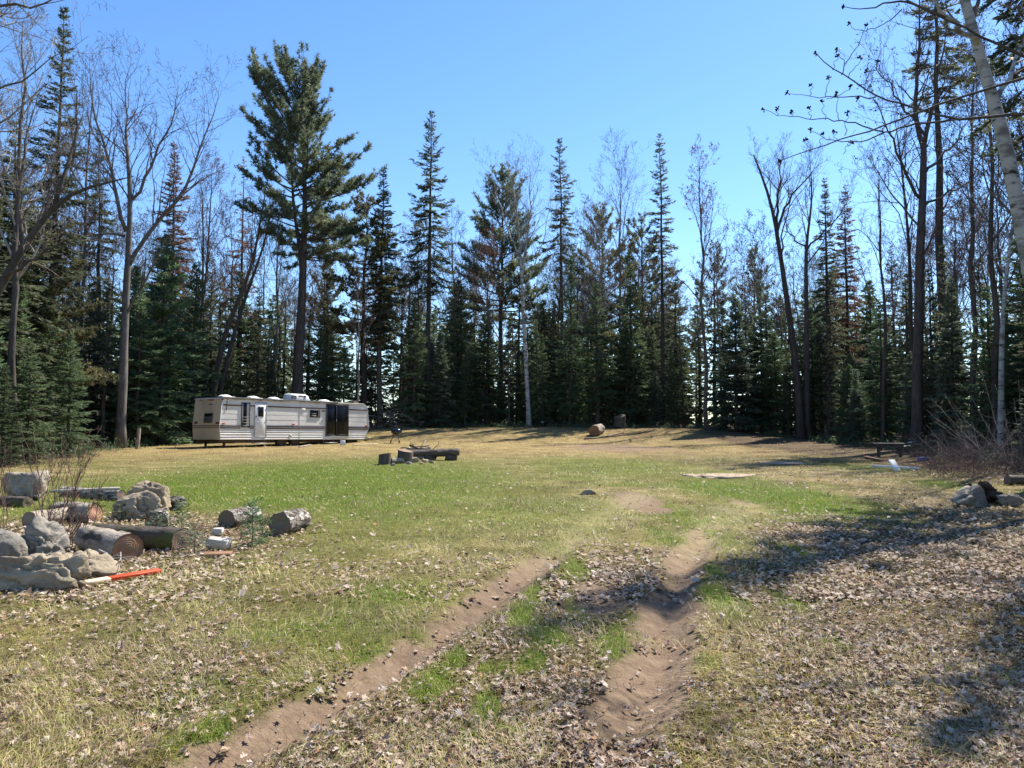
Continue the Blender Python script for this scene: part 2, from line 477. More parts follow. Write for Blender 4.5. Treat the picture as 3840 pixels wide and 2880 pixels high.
DIRT = [(*ell(*g[:4]), g[4]) for g in DIRT]

def spots(x, y, LST):
    t = np.zeros(np.shape(x))
    wx = (fbm(x * 2.2, y * 2.2, 41, 3) - .5) * .7; wy = (fbm(x * 2.2, y * 2.2, 57, 3) - .5) * .7
    for cx, cy, rx, ry, s in LST:
        d2 = ((x + wx * min(rx, 1.2) - cx) / rx) ** 2 + ((y + wy * min(ry, 1.6) - cy) / ry) ** 2
        t = np.maximum(t, s * np.exp(-d2 ** 1.5 * .7))
    return t

CLEAR = np.array([(-15, -8), (-15.5, 8), (-16.5, 18), (-17.5, 26), (-18.6, 31), (-20.2, 38), (-21.5, 44), (-17.5, 49), (-13, 53), (-9, 55.5), (0, 56.5), (8, 56), (13, 55), (19.5, 50), (20, 42), (19.3, 36), (18.5, 30), (17.3, 22), (15.5, 15), (13, 9), (11.5, -8)])
def inside(x, y):
    """signed distance to the clearing's edge, positive inside"""
    d = polydist(x, y, CLEAR)
    c = np.zeros(np.shape(x), bool)
    P = np.vstack([CLEAR, CLEAR[:1]])
    for (x0, y0), (x1, y1) in zip(P[:-1], P[1:]):
        m = ((y0 > y) != (y1 > y))
        if y1 != y0:
            c ^= m & (x < (x1 - x0) * (y - y0) / (y1 - y0) + x0)
    return np.where(c, d, -d)

def zones(x, y):
    """green, dirt, litter, straw weights"""
    n1 = fbm(x * .55, y * .55, 71, 4); n2 = fbm(x * 2.1, y * 2.1, 83, 3); n3 = fbm(x * .2, y * .2, 97, 3)
    gr = spots(x, y, GREEN) * (0.55 + .9 * n2)
    gr = np.maximum(gr, smooth(.52, .72, n1) * .55 * smooth(8, 14, y) * (1 - smooth(24, 32, y)) * (.5 + n2))
    gr = np.maximum(gr, smooth(.60, .75, n2 * .5 + n1 * .5) * .5 * (1 - smooth(26, 34, y)))
    pile = np.exp(-(((x + 5.6) / 2.9) ** 2 + ((y - 10.2) / 3.6) ** 2) ** 2)
    gr = gr * (1 - .92 * pile)
    dl = polydist(x, y, rutL) + (n2 - .5) * .22; dr = polydist(x, y, rutR) + (n2 - .5) * .22
    fl = 1 - .75 * smooth(8.3, 11.5, y); fr = 1 - .8 * smooth(9.5, 13, y)
    di = np.maximum((1 - smooth(.10, .29, dl)) * fl, (1 - smooth(.13, .36, dr)) * fr)
    di = di * (.55 + .45 * smooth(.36, .5, fbm(x * 1.7, y * 1.7, 151, 3)))
    di = np.maximum(di, spots(x, y, DIRT) * (.5 + n2))
    gr = gr * (1 - .9 * smooth(.35, .7, di))
    xr = np.interp(y, rutR[:, 1], rutR[:, 0])
    li = smooth(.1, 1.6, x - xr) * (1 - smooth(11, 17, y) * .75) * (.55 + .7 * n1)
    li = np.maximum(li, smooth(.48, .70, n1 * .6 + n3 * .4) * .6 * (1 - smooth(9, 16, y)))
    li = np.maximum(li, (.12 + .55 * smooth(.47, .64, n2)) * (1 - smooth(6, 11, y)))
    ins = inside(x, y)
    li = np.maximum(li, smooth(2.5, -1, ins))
    li = np.maximum(li, smooth(11.2, 13.5, x) * smooth(14, 17, y) * .95)
    gr = gr * (1 - smooth(11.6, 13.5, x) * .8)
    # leaf drift among the rocks
    li = np.maximum(li, np.clip(pile * 1.1 * (.35 + .9 * n1), 0, 1))
    mid = smooth(.1, .5, x - np.interp(y, rutL[:, 1], rutL[:, 0])) * smooth(.0, -.3, x - xr) * (1 - smooth(8, 11, y))
    li = np.maximum(li, .75 * mid * (.4 + n2))
    li = li * (1 - .7 * smooth(.4, .8, di)) * (1 - .6 * np.clip(gr, 0, 1))
    return np.clip(gr, 0, 1), np.clip(di, 0, 1), np.clip(li, 0, 1), n1, n2, n3, ins

C_STRAW = np.array([.27, .215, .105]); C_STRAW2 = np.array([.135, .115, .045])
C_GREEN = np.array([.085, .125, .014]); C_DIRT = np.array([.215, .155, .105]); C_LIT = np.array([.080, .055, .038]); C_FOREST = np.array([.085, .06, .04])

def axis(pts):
    out = []
    for a, b, s in pts:
        out.append(np.arange(a, b, s))
    return np.concatenate(out)
gx = np.concatenate([-np.geomspace(600, 26, 22)[:-1], axis([(-26, -9, .6), (-9, 9, .1), (9, 26, .6)]), np.geomspace(26, 600, 22)])
gy = np.concatenate([[-200, -100, -50, -25, -12, -6, -3], axis([(-1.5, 2.4, .3), (2.4, 14, .09), (14, 30, .25), (30, 62, .6)]), np.geomspace(62, 900, 26)])
XX, YY = np.meshgrid(gx, gy)
xx, yy = XX.ravel(), YY.ravel()
ZZ = gz(xx, yy)
gr, di, li, n1, n2, n3, ins = zones(xx, yy)
mx = lambda a, b, t: a * (1 - t[:, None]) + b * t[:, None]
c = mx(np.broadcast_to(C_STRAW2, (len(xx), 3)), C_STRAW, smooth(.35, .65, n2))
c = mx(c, np.array([.34, .25, .115]), smooth(26, 36, yy) * (.35 + .6 * n1))
c = mx(c, np.array([.17, .15, .05]), smooth(.5, .62, n2) * smooth(22, 30, yy) * .55)
c = mx(c, np.array([.16, .10, .06]), smooth(.56, .68, fbm(xx * .9, yy * .7, 131, 4)) * smooth(24, 34, yy) * .5)
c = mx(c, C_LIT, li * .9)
c = c * (.55 + .9 * fbm(xx * 1.6, yy * 1.6, 211, 4))[:, None]
c = mx(c, C_GREEN, np.clip(gr * 1.15, 0, 1))
c = mx(c, C_DIRT, smooth(.2, .7, di))
pale = np.exp(-(np.minimum(polydist(xx, yy, rutL), polydist(xx, yy, rutR)) / .38) ** 2) * smooth(8, 10.5, yy)  # pale straw strips along the far ruts, with some lens streak painted in
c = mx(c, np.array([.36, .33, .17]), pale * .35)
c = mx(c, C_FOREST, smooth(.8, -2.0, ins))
nx, ny = len(gx), len(gy)
i = (np.arange(ny - 1)[:, None] * nx + np.arange(nx - 1)[None]).ravel()
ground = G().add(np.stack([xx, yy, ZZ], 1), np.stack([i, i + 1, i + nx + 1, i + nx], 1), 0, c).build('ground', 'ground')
ground['kind'] = 'structure'

# ------------------------------------------------------------------ grass and leaf litter
def scatter(n, r0, r1, ext=170):
    r = rng.uniform(r0, r1, n); u = rng.uniform(-ext, 1024 + ext, n)
    y = 1270 / (r - 415); x = (u - 512) / 770 * y
    return x, y

def blades(n, r0, r1, kind, segs):
    x, y = scatter(n, r0, r1)
    gr, di, li, n1, n2, n3, ins = zones(x, y)
    if kind == 'green':
        keep = rng.random(n) < np.clip(gr * 1.5 - .15, 0, 1)
        keep |= (rng.random(n) < .035) & (di < .4) & (ins > 0)
    else:
        keep = rng.random(n) < np.clip(.75 - di * 1.1 - li * .45 - gr * .45, .02, 1)
    keep &= ins > -1
    x, y, gr, n2, n3, li = x[keep], y[keep], gr[keep], n2[keep], n3[keep], li[keep]
    m = len(x); z = gz(x, y) - .004
    dist = y
    if kind == 'green':
        L = rng.uniform(.03, .085, m) * (.65 + .6 * gr)
        tall = np.exp(-((x - GREEN[27][0]) ** 2 + (y - GREEN[27][1]) ** 2) / .05)
        L = L * (1 + tall)
        lean = rng.uniform(.2, 1.8, m)
        base = np.where((rng.random(m) < .25)[:, None], np.array([[.29, .33, .045]]), np.array([[.145, .23, .022]]))
        base = base * rng.uniform(.65, 1.25, m)[:, None]
        base = np.where((rng.random(m) < .12)[:, None], np.array([[.36, .30, .15]]), base)
    else:
        L = rng.uniform(.05, .15, m) * (1 + .010 * dist)
        lean = rng.uniform(.8, 3.2, m)
        base = np.array([[.54, .425, .215]]) * rng.uniform(.55, 1.2, m)[:, None]
        base = np.where((rng.random(m) < .42)[:, None], np.array([[.33, .335, .075]]) * rng.uniform(.7, 1.2, m)[:, None], base)
        base = np.where((rng.random(m) < .22)[:, None], np.array([[.22, .14, .075]]), base)
    az = rng.uniform(0, 2 * pi, m)
    # dead grass lies combed in swirls
    if kind != 'green':
        az = 2 * pi * fbm(x * .8, y * .8, 7, 2) * 2 + rng.normal(0, .9, m)
    w = np.maximum(.0035, .00062 * dist) * rng.uniform(.7, 1.3, m)
    h = np.stack([np.cos(az), np.sin(az), np.zeros(m)], 1)
    s = np.stack([-np.sin(az), np.cos(az), np.zeros(m)], 1)
    # ribbons turn a little towards being seen edge-on from nowhere in particular
    tw = rng.uniform(-.6, .6, m)[:, None]
    up = np.array([[0, 0, 1.]])
    P0 = np.stack([x, y, z], 1)
    k = 1 / np.sqrt(1 + lean ** 2)
    d1 = nrm(up + h * (lean * .45)[:, None]); d2 = nrm(up * np.where(lean > 1.3, .12, .7)[:, None] + h * lean[:, None])
    s = nrm(s + up * tw)
    P1 = P0 + d1 * (L * .5)[:, None]; P2 = P1 + d2 * (L * .55)[:, None]
    base = base * (.45 + 1.1 * fbm(x * 1.7, y * 1.7, 223, 4))[:, None]
    if segs == 2:
        V = np.stack([P0 - s * w[:, None] / 2, P0 + s * w[:, None] / 2, P1 - s * w[:, None] * .42, P1 + s * w[:, None] * .42, P2], 1).reshape(-1, 3)
        q = np.arange(m)[:, None] * 5
        g.add(V, np.concatenate([q + np.array([[0, 1, 3]]), q + np.array([[0, 3, 2]]), q + np.array([[2, 3, 4]])]), 0, np.repeat(base, 5, 0))
    else:
        V = np.stack([P0 - s * w[:, None] / 2, P0 + s * w[:, None] / 2, P2], 1).reshape(-1, 3)
        g.add(V, np.arange(3 * m).reshape(-1, 3), 0, np.repeat(base, 3, 0))

g = G()
blades(150000, 560, 800, 'green', 2)
blades(170000, 446, 560, 'green', 1)
o = g.build('green_grass', 'blade'); o['kind'] = 'stuff'
g = G()
blades(150000, 560, 800, 'dry', 2)
blades(150000, 438, 560, 'dry', 1)
o = g.build('dry_grass', 'blade'); o['kind'] = 'stuff'

def leaves(n, r0, r1, detail):
    x, y = scatter(n, r0, r1)
    gr, di, li, n1, n2, n3, ins = zones(x, y)
    keep = rng.random(n) < np.clip(li * 1.15 + .10 - gr * .5 - di * .25, .05, 1)
    x, y = x[keep], y[keep]; m = len(x)
    z = gz(x, y) + rng.uniform(.002, .03, m)
    size = rng.uniform(.012, .036, m) * np.where(y > 9, 1 + .02 * (y - 9), 1)
    if detail:
        ang = np.array([-1.57, -.85, -.45, -.05, .45, .95, 1.25, 1.57, 1.89, 2.19, 2.69, 3.19, 3.59, 3.99]); rad = np.array([.45, .55, .48, 1.0, .50, .95, .62, 1.2, .62, .95, .50, 1.0, .48, .55])
    else:
        ang = np.array([-1.57, .1, 1.57, 3.04]); rad = np.array([.75, 1.0, 1.2, 1.0])
    k = len(ang)
    rr = rad[None] * rng.uniform(.75, 1.2, (m, k))
    lx = np.cos(ang)[None] * rr; ly = np.sin(ang)[None] * rr
    curl = rng.uniform(-.6, .35, m)[:, None]; fold = rng.uniform(-.1, .5, m)[:, None]
    lz = curl * (rr ** 2) * .5 + fold * np.abs(lx) + rng.normal(0, .13, (m, k))
    lx = lx * (1 - .25 * np.abs(fold))
    lx = np.concatenate([np.zeros((m, 1)), lx], 1); ly = np.concatenate([np.zeros((m, 1)), ly], 1); lz = np.concatenate([np.zeros((m, 1)), lz], 1)
    az = rng.uniform(0, 2 * pi, m)[:, None]; tx = rng.normal(0, .28, m)[:, None]; ty = rng.normal(0, .28, m)[:, None]
    flip = np.where(rng.random(m) < .4, -1, 1)[:, None]; lz = lz * flip
    X = lx * np.cos(az) - ly * np.sin(az); Y = lx * np.sin(az) + ly * np.cos(az); Z = lz + X * tx + Y * ty
    Z = Z - np.minimum(Z.min(1, keepdims=True), 0) * .75
    V = np.stack([x[:, None] + X * size[:, None], y[:, None] + Y * size[:, None], z[:, None] + Z * size[:, None]], -1).reshape(-1, 3)
    q = np.arange(m)[:, None] * (k + 1)
    F = np.concatenate([q + np.array([[0, 1 + j, 1 + (j + 1) % k]]) for j in range(k)])
    pal = np.array([[.44, .355, .285], [.50, .42, .345], [.36, .27, .205], [.30, .205, .145], [.40, .31, .22], [.17, .115, .085], [.52, .45, .38], [.36, .21, .12]])
    c = pal[rng.choice(8, m, p=[.22, .16, .18, .12, .13, .10, .06, .03])] * rng.uniform(.75, 1.15, m)[:, None]
    g.add(V, F, 0, np.repeat(c, k + 1, 0))
g = G()
leaves(41000, 600, 800, True)
leaves(74000, 470, 600, False)
o = g.build('leaf_litter', 'leaf', smooth_=False); o['kind'] = 'stuff'

# ------------------------------------------------------------------ trees
class Tree:
    """mesh data of one tree: trunk and crown"""
    pass

def path_at(P, t):
    P = np.asarray(P); s = np.concatenate([[0], np.cumsum(np.linalg.norm(np.diff(P, axis=0), axis=1))]); s /= s[-1]
    return np.array([np.interp(t, s, P[:, k]) for k in range(3)])

def trunk_path(h, lean=(0, 0), wob=.02, n=14, r=None):
    r = r or rng
    t = np.linspace(0, 1, n)
    w = np.cumsum(r.normal(0, wob, (n, 2)), 0) * h / n * 2
    w -= w[0]
    return np.stack([lean[0] * t * h + w[:, 0], lean[1] * t * h + w[:, 1], t * h], 1)

def trunk_mesh(g, P, r0, r1=.012, n=9, seed=0, pw=.9, flare=True):
    P = np.asarray(P, float); t = np.linspace(0, 1, len(P))
    rr = r0 * (1 - t) ** pw + r1
    P = P.copy(); P[0, 2] -= .25
    if flare: rr[0] *= 1.45
    addtube(g, P, rr, n, jitter=.16, seed=seed)

def conifer(seed, h, rad, cb=.08, gap=.30, el0=-12, el1=50, droop=.35, nb=(5, 8), sec=.06, spk=(.14, .22), spw=.075, pw=.85, dens=1.0, r0=None,
            dead=0, lean=(0, 0), needle='fir_needles', bark='dark_bark', tip=1.0, ragged=.2, name='fir', sag_tip=.0, seclen=.42):
    r = np.random.default_rng(seed)
    P = trunk_path(h, lean, .012, 14, r)
    T = Tree(); gt = G(); trunk_mesh(gt, P, r0 or .018 * h + .015, r1=min(.012, (r0 or 1) * .3), seed=seed, flare=h > 2)
    gc = G(); segs = []
    z = cb * h; V0, D0, L0 = [], [], []
    while z < h - .04:
        t = (z - cb * h) / (h * (1 - cb))
        Lm = rad * ((1 - t) ** pw * .97 + .03) * (1 - .35 * max(0, (.14 - t) / .14))
        n = r.integers(*nb)
        az0 = r.uniform(0, 2 * pi)
        for b in range(n):
            if r.random() > dens + .1: continue
            L = Lm * r.uniform(1 - 2.2 * ragged, 1 + ragged)
            az = az0 + b * 2 * pi / n + r.uniform(-.25, .25)
            el = R(el0 + (el1 - el0) * t ** 1.3 + r.normal(0, 6))
            bz = z + r.uniform(-.9, .9) * gap
            o = path_at(P, np.clip(bz / h, 0, 1))
            hd = np.array([cos(az), sin(az), 0]); sd = np.array([-sin(az), cos(az), 0])
            s = np.linspace(0, 1, 6)
            dr = droop * (1 - t)
            zz = L * (tan(el) * s * cos(el) - dr * s ** 1.6 * .6 + (.30 * dr + sag_tip) * s ** 4)
            bend = r.normal(0, .12)
            B = o + hd * (L * cos(el) * s)[:, None] + np.array([0, 0, 1.]) * zz[:, None] + sd * (bend * L * s ** 2)[:, None]
            rb = (.004 + .008 * L) * min(1, h / 4)
            segs.append(np.concatenate([B[:-1], B[1:], (rb * (1 - s[:-1] * .8))[:, None], (rb * (1 - s[1:] * .8))[:, None]], 1))
            ns = max(4, int(L / sec * dens))
            st = r.uniform(.10 if t > .3 else .22, 1.0, ns)
            Q = np.stack([np.interp(st, s, B[:, k]) for k in range(3)], 1)
            dt = nrm(np.stack([np.interp(np.minimum(st + .1, 1.02), s, B[:, k]) - np.interp(st - .1, s, B[:, k]) for k in range(3)], 1))
            side = np.where(r.random(ns) < .5, 1, -1)[:, None]
            sl = (L * seclen * (1 - st) ** .8 + .10) * r.uniform(.7, 1.15, ns)
            sl = np.minimum(sl, .75)
            D = nrm(dt * .75 + sd * side * r.uniform(.5, .9, (ns, 1)) + np.array([0, 0, 1.]) * r.normal(-.12 * (1 - t), .13, (ns, 1)))
            for q, d, l in zip(Q, D, sl):
                k = max(2, int(l / .06))
                tt = (np.arange(k) + r.random(k)) / k * l
                V0.append(q + d * tt[:, None] + np.array([0, 0, -1.]) * (.25 * (1 - t) * tt ** 2)[:, None])
                sgn = np.where(np.arange(k) % 2 == 0, 1, -1)[:, None]
                pr = np.cross(d, np.array([0, 0, 1.]))
                D0.append(d + pr * sgn * .7 + r.normal(0, .22, (k, 3)))
        z += gap * r.uniform(.75, 1.25) * (1 - .35 * t)
    V0 = np.concatenate(V0); D0 = np.concatenate(D0)
    gc.add(*spikes(V0, D0, r.uniform(spk[0], spk[1], len(V0)) * tip, spw * r.uniform(.7, 1.2, len(V0)), r), 0)
    S = np.concatenate(segs)
    gc.add(*prisms(S), 1)
    if dead:
        for k in range(dead):
            zz = r.uniform(.06, cb + .1) * h; o = path_at(P, zz / h); az = r.uniform(0, 2 * pi); L = rad * r.uniform(.3, .9)
            d = np.array([cos(az), sin(az), r.uniform(-.35, .15)]); p1 = o + d * L * .55; p2 = p1 + (d + np.array([0, 0, -.2])) * L * .45
            S = [[*o, *p1, .014, .009], [*p1, *p2, .009, .004]]
            for q in range(4):
                a = o + (p2 - o) * r.uniform(.3, 1); S.append([*a, *(a + (d * .6 + r.normal(0, .4, 3)) * L * .3), .006, .003])
            gc.add(*prisms(S), 1)
    T.trunk = gt.mesh(name + '_trunk', bark); T.crown = gc.mesh(name + '_crown', [needle, bark], False); T.h = h
    return T

def pine(seed, h, trunks, prof, cb, needle='pine_needles', nbr=70, r0=.34, el=(-5, 55), tuft=.20, bark='dark_bark', tufts=9, name='pine', azbias=None, sub=.34):
    """plumed pine: upswept limbs ending in brushes of needles"""
    r = np.random.default_rng(seed)
    T = Tree(); gt = G(); gc = G(); segs = []; TP, TD = [], []
    for k, (P, ra) in enumerate(trunks): trunk_mesh(gt, P, ra, seed=seed + k, flare=(k == 0))
    up = np.array([0, 0, 1.])
    for i in range(nbr):
        t = (i + r.random()) / nbr
        z = h * (cb + (1 - cb) * t * .985)
        P = trunks[r.integers(len(trunks))][0]
        if z > P[-1][2]: P = max((q for q, _ in trunks), key=lambda q: q[-1][2])
        P = np.asarray(P); o = np.array([np.interp(z, P[:, 2], P[:, 0]), np.interp(z, P[:, 2], P[:, 1]), z])
        az = i * 2.39996 + r.normal(0, .4)
        L = prof(t) * r.uniform(.72, 1.12)
        if azbias: L *= azbias(az, t)
        e = R(el[0] + (el[1] - el[0]) * t ** .9 + r.normal(0, 7))
        hd = np.array([cos(az), sin(az), 0]); sd = np.array([-sin(az), cos(az), 0])
        s = np.linspace(0, 1, 7)
        B = o + hd * (L * cos(e) * s)[:, None] + up * (L * (sin(e) * s - .10 * s * (1 - t) + .22 * s ** 2.5))[:, None] + sd * (r.normal(0, .12) * L * s ** 2)[:, None]
        rb = .012 + .016 * L
        segs.append(np.concatenate([B[:-1], B[1:], (rb * (1 - s[:-1] * .85))[:, None], (rb * (1 - s[1:] * .85))[:, None]], 1))
        ns = max(5, int(L * 6.5))
        for q in range(ns):
            st = r.uniform(.30 if L > 1.5 else .1, 1)
            p = np.array([np.interp(st, s, B[:, k]) for k in range(3)])
            d = nrm(nrm(B[-1] - B[0]) * .9 + sd * r.choice([-1, 1]) * r.uniform(.3, 1.0) + up * r.uniform(-.1, .6))
            l = (sub * L * (1 - st) ** .7 + .28) * r.uniform(.6, 1.1); l = min(l, 1.5)
            p1 = p + d * l * .5 + r.normal(0, .04, 3); p2 = p1 + nrm(d + up * .45) * l * .5
            segs.append(np.array([[*p, *p1, .012, .009], [*p1, *p2, .009, .005]]))
            for w in range(max(2, int(l / .11))):
                f = r.uniform(.25, 1.0); c = p + (p1 - p) * min(1, f * 2) if f < .5 else p1 + (p2 - p1) * (f - .5) * 2
                TP.append(c + r.normal(0, .05, 3)); TD.append(nrm(d + up * .6 + r.normal(0, .35, 3)))
    TP = np.array(TP); TD = np.array(TD)
    m = len(TP)
    Pn = np.repeat(TP, tufts, 0); Dn = np.repeat(TD, tufts, 0) * .55 + r.normal(0, .6, (m * tufts, 3))
    gc.add(*spikes(Pn, Dn, tuft * r.uniform(.7, 1.25, len(Pn)), .052 * r.uniform(.7, 1.3, len(Pn)), r), 0)
    gc.add(*prisms(np.concatenate(segs)), 1)
    T.trunk = gt.mesh(name + '_trunk', bark); T.crown = gc.mesh(name + '_crown', [needle, bark], False); T.h = h
    return T

def bare(seed, h, trunk=None, r0=.16, limbs=None, nlimb=9, fork=.35, spread=40, lmb=.42, kids=(7, 7, 4), wob=.13, trop=.10, bark='bark', twig='twig', buds=None,
         budn=.5, name='bare', bigpaths=None, rmin=.0055, budsize=.09, wide=1.0, lean=(0, 0), stout=0):
    """leafless broadleaf: limbs > branches > twigs"""
    r = np.random.default_rng(seed)
    T = Tree(); gt = G(); segs = []; tips = []; up = np.array([0, 0, 1.])
    P = np.asarray(trunk) if trunk is not None else trunk_path(h, lean, .03, 14, r)
    trunk_mesh(gt, P, r0 if not stout else r0 * (1 - stout), .01 if not stout else r0 * stout, 10, seed, .8)
    SP, SD, SL = [], [], []
    def grow(p, d, L, rad, lvl):
        if lvl == 3:
            SP.append(p); SD.append(d); SL.append(L); tips.append((p + nrm(d) * L, nrm(d)))
            for _ in range(3):
                a = p + nrm(d) * L * r.uniform(.15, .8); SP.append(a); SD.append(nrm(d) + r.normal(0, .5, 3) + up * .15); SL.append(L * r.uniform(.35, .6))
            return
        n = (7, 5, 4, 2)[lvl]; st = L / n; pts = [p]; rs = [rad]; d = nrm(d)
        for i in range(n):
            d = nrm(d + r.normal(0, wob * (1 + .35 * lvl), 3) + up * trop)
            q = pts[-1] + d * st; r1 = max(rmin * .8, rad * (1 - .8 * (i + 1) / n))
            segs.append((*pts[-1], *q, rs[-1], r1)); pts.append(q); rs.append(r1)
        fill(pts, rs, L, lvl, d)
    def fill(pts, rs, L, lvl, d):
        if lvl >= 3:
            tips.append((pts[-1], d)); return
        k = kids[lvl]; k = max(1, int(k * r.uniform(.7, 1.3)))
        pts = np.array(pts)
        for j in range(k):
            t = .22 + .78 * (j + r.random()) / k
            x = t * (len(pts) - 1); i = min(int(x), len(pts) - 2); p = pts[i] + (pts[i + 1] - pts[i]) * (x - i)
            ax = nrm(pts[i + 1] - pts[i]); pr = nrm(np.cross(ax, r.normal(size=3)))
            a = R(r.uniform(28, 58))
            grow(p, ax * cos(a) + pr * sin(a) + up * .12, L * r.uniform(.34, .58) * (1.12 - .55 * t), max(rmin, rs[i] * .55), lvl + 1)
    if bigpaths:
        for bp, ra in bigpaths:
            bp = np.asarray(bp); t = np.linspace(0, 1, len(bp)); rs = np.maximum(ra * (1 - t) ** .9, rmin * 1.2)
            addtube(gt, bp, rs, 7, jitter=.1, seed=seed)
            L = np.linalg.norm(np.diff(bp, axis=0), axis=1).sum()
            k = int(3 + L * 2.0)
            for j in range(k):
                tt = .2 + .8 * (j + r.random()) / k; p = path_at(bp, tt); ax = nrm(path_at(bp, min(1, tt + .04)) - path_at(bp, tt - .04)); pr = nrm(np.cross(ax, r.normal(size=3)))
                a = R(r.uniform(28, 60))
                grow(p, ax * cos(a) + pr * sin(a) + up * .15, min(L * .45, h * .16) * r.uniform(.6, 1.1) * (1.15 - .55 * tt), max(rmin, ra * (1 - tt) * .5 + .004), 1)
    for i in range(nlimb):
        t = fork + (1 - fork) * ((i + r.random()) / nlimb) ** .9 * .96
        p = path_at(P, t); az = i * 2.4 + r.normal(0, .5); a = R(spread * (1.15 - .65 * t) + r.normal(0, 6))
        d = np.array([cos(az) * sin(a), sin(az) * sin(a), cos(a)])
        grow(p, d, h * lmb * (1.12 - .85 * (t - fork) / (1 - fork) * .8) * wide * r.uniform(.75, 1.1), r0 * (1 - t) ** .8 * .55 + .008, 0)
    gc = G(); S = np.array(segs); gc.add(*prisms(S), 0)
    if SP: gc.add(*spikes(np.array(SP), np.array(SD), np.array(SL), rmin * 2.6, r), 0)
    mats = [twig]
    if buds:
        mats.append(buds)
        tp = np.array([q for q, _ in tips]); td = np.array([d for _, d in tips]); kk = r.random(len(tp)) < budn; tp, td = tp[kk], td[kk]
        tp = np.repeat(tp, 3, 0); td = np.repeat(td, 3, 0)
        if len(tp): gc.add(*spikes(tp + r.normal(0, .05, tp.shape), td + r.normal(0, .8, td.shape), budsize * r.uniform(.6, 1.2, len(tp)), budsize * .5, r), 1)
    T.trunk = gt.mesh(name + '_trunk', bark); T.crown = gc.mesh(name + '_branches', mats, False); T.h = h; T.bare = True
    return T

NTREE = [0]
def plant(T, name, label, x, y, height=None, width=1.0, rz=0.0, group=None, cat='tree', z=None):
    s = (height / T.h) if height else 1.0
    o = thing(name, label, cat, (x, y, g1(x, y) if z is None else z), rz, group)
    o.scale = (s * width, s * width, s)
    put('trunk', T.trunk, o)
    put('branches' if hasattr(T, 'bare') else 'crown', T.crown, o)
    NTREE[0] += 1
    return o

def px_base(px, depth):
    """world x of a trunk that stands at the photo column px, depth metres away"""
    return (px * K - 512) / FPX * depth

def top_h(py, depth, x):
    return Wd(1106, py, depth)[2] - g1(x, depth)

# prototypes -----------------------------------------------------------------
FIR = [conifer(100 + i, 10, (2.1, 1.7, 2.4, 1.9, 1.5, 2.2)[i], cb=(.03, .11, .02, .17, .10, .06)[i], gap=.31, dead=14, ragged=.32, r0=.13,
               pw=(.8, .9, .75, .85, 1.0, .8)[i], seclen=.50, spw=.075, sec=.085, nb=(5, 8)) for i in range(6)]
DFIR = [conifer(120 + i, 9, (1.5, 1.7)[i], cb=(.04, .02)[i], gap=.30, needle='blue_needles', r0=.11, spw=.085, sec=.05, dead=6, nb=(6, 9)) for i in range(2)]
THIN = [conifer(130 + i, 11, 1.25, cb=(.22, .35, .28)[i], gap=.40, needle='spruce_needles', nb=(4, 7), dens=.85, dead=40, ragged=.3, r0=.12, spw=.08, sec=.06) for i in range(3)]
SPR = [conifer(140 + i, 20, (2.1, 1.9, 2.3)[i], cb=(.30, .36, .22)[i], gap=.42, el0=-25, el1=40, droop=.5, nb=(4, 7), dens=.85, needle='spruce_needles', bark='dark_bark', r0=.20,
               ragged=.3, dead=50, sec=.07, spw=.085, sag_tip=.12, pw=.75) for i in range(3)]
PIN = [pine(160 + i, 15, [(trunk_path(15, (0, 0), .02, 14, np.random.default_rng(50 + i)), .17)], lambda t: 3.0 * (1 - t) ** .6 * (.55 + .6 * t) + .25, (.40, .33)[i], nbr=48,
             needle=('pine_needles', 'yellow_pine_needles')[i], tufts=8) for i in range(2)]
BARE = [bare(180 + i, 15, r0=(.13, .10, .12, .09, .11)[i], nlimb=(11, 9, 12, 10, 8)[i], fork=(.38, .45, .30, .5, .4)[i], spread=(38, 30, 42, 28, 35)[i], lmb=(.34, .30, .34, .26, .36)[i],
             bark=('bark', 'dark_bark', 'grey_bark', 'bark', 'dark_bark')[i], twig=('twig', 'red_twig', 'twig', 'red_twig', 'pale_twig')[i], buds=('dark_buds', 'red_buds', None, None, 'dark_buds')[i],
             budn=.35, lean=(.03 * (i - 2), .02), kids=(7, 6, 4), rmin=.009, wide=1.3) for i in range(5)]
BSH = [bare(200 + i, 5, r0=.035, nlimb=12, fork=.08, spread=42, lmb=.5, kids=(6, 5, 3), bark='bark', twig=('red_twig', 'twig', 'pale_twig')[i], rmin=.005) for i in range(3)]

# trees one can tell apart ---------------------------------------------------
def local(pts, depth, base):
    dd = depth if hasattr(depth, '__len__') else [depth] * len(pts)
    return [Wd(a, b, d) - base for (a, b), d in zip(pts, dd)]

def densify(P, n=14, wob=.0, seed=0):
    P = np.asarray(P, float)
    s = np.concatenate([[0], np.cumsum(np.linalg.norm(np.diff(P, axis=0), axis=1))]); t = np.linspace(0, s[-1], n)
    Q = np.stack([np.interp(t, s, P[:, k]) for k in range(3)], 1)
    for _ in range(2): Q[1:-1] = Q[1:-1] * .5 + (Q[:-2] + Q[2:]) * .25
    if wob: Q[1:] += np.random.default_rng(seed).normal(0, wob, (n - 1, 3))
    return Q

def based(px, py, depth):
    x = px_base(px, depth); return np.array([x, depth, g1(x, depth)])

def stem(pts, depth, base, n=14):
    P = densify(local(pts, depth, base), n); P[0] = (P[0][0], P[0][1], 0)
    return P

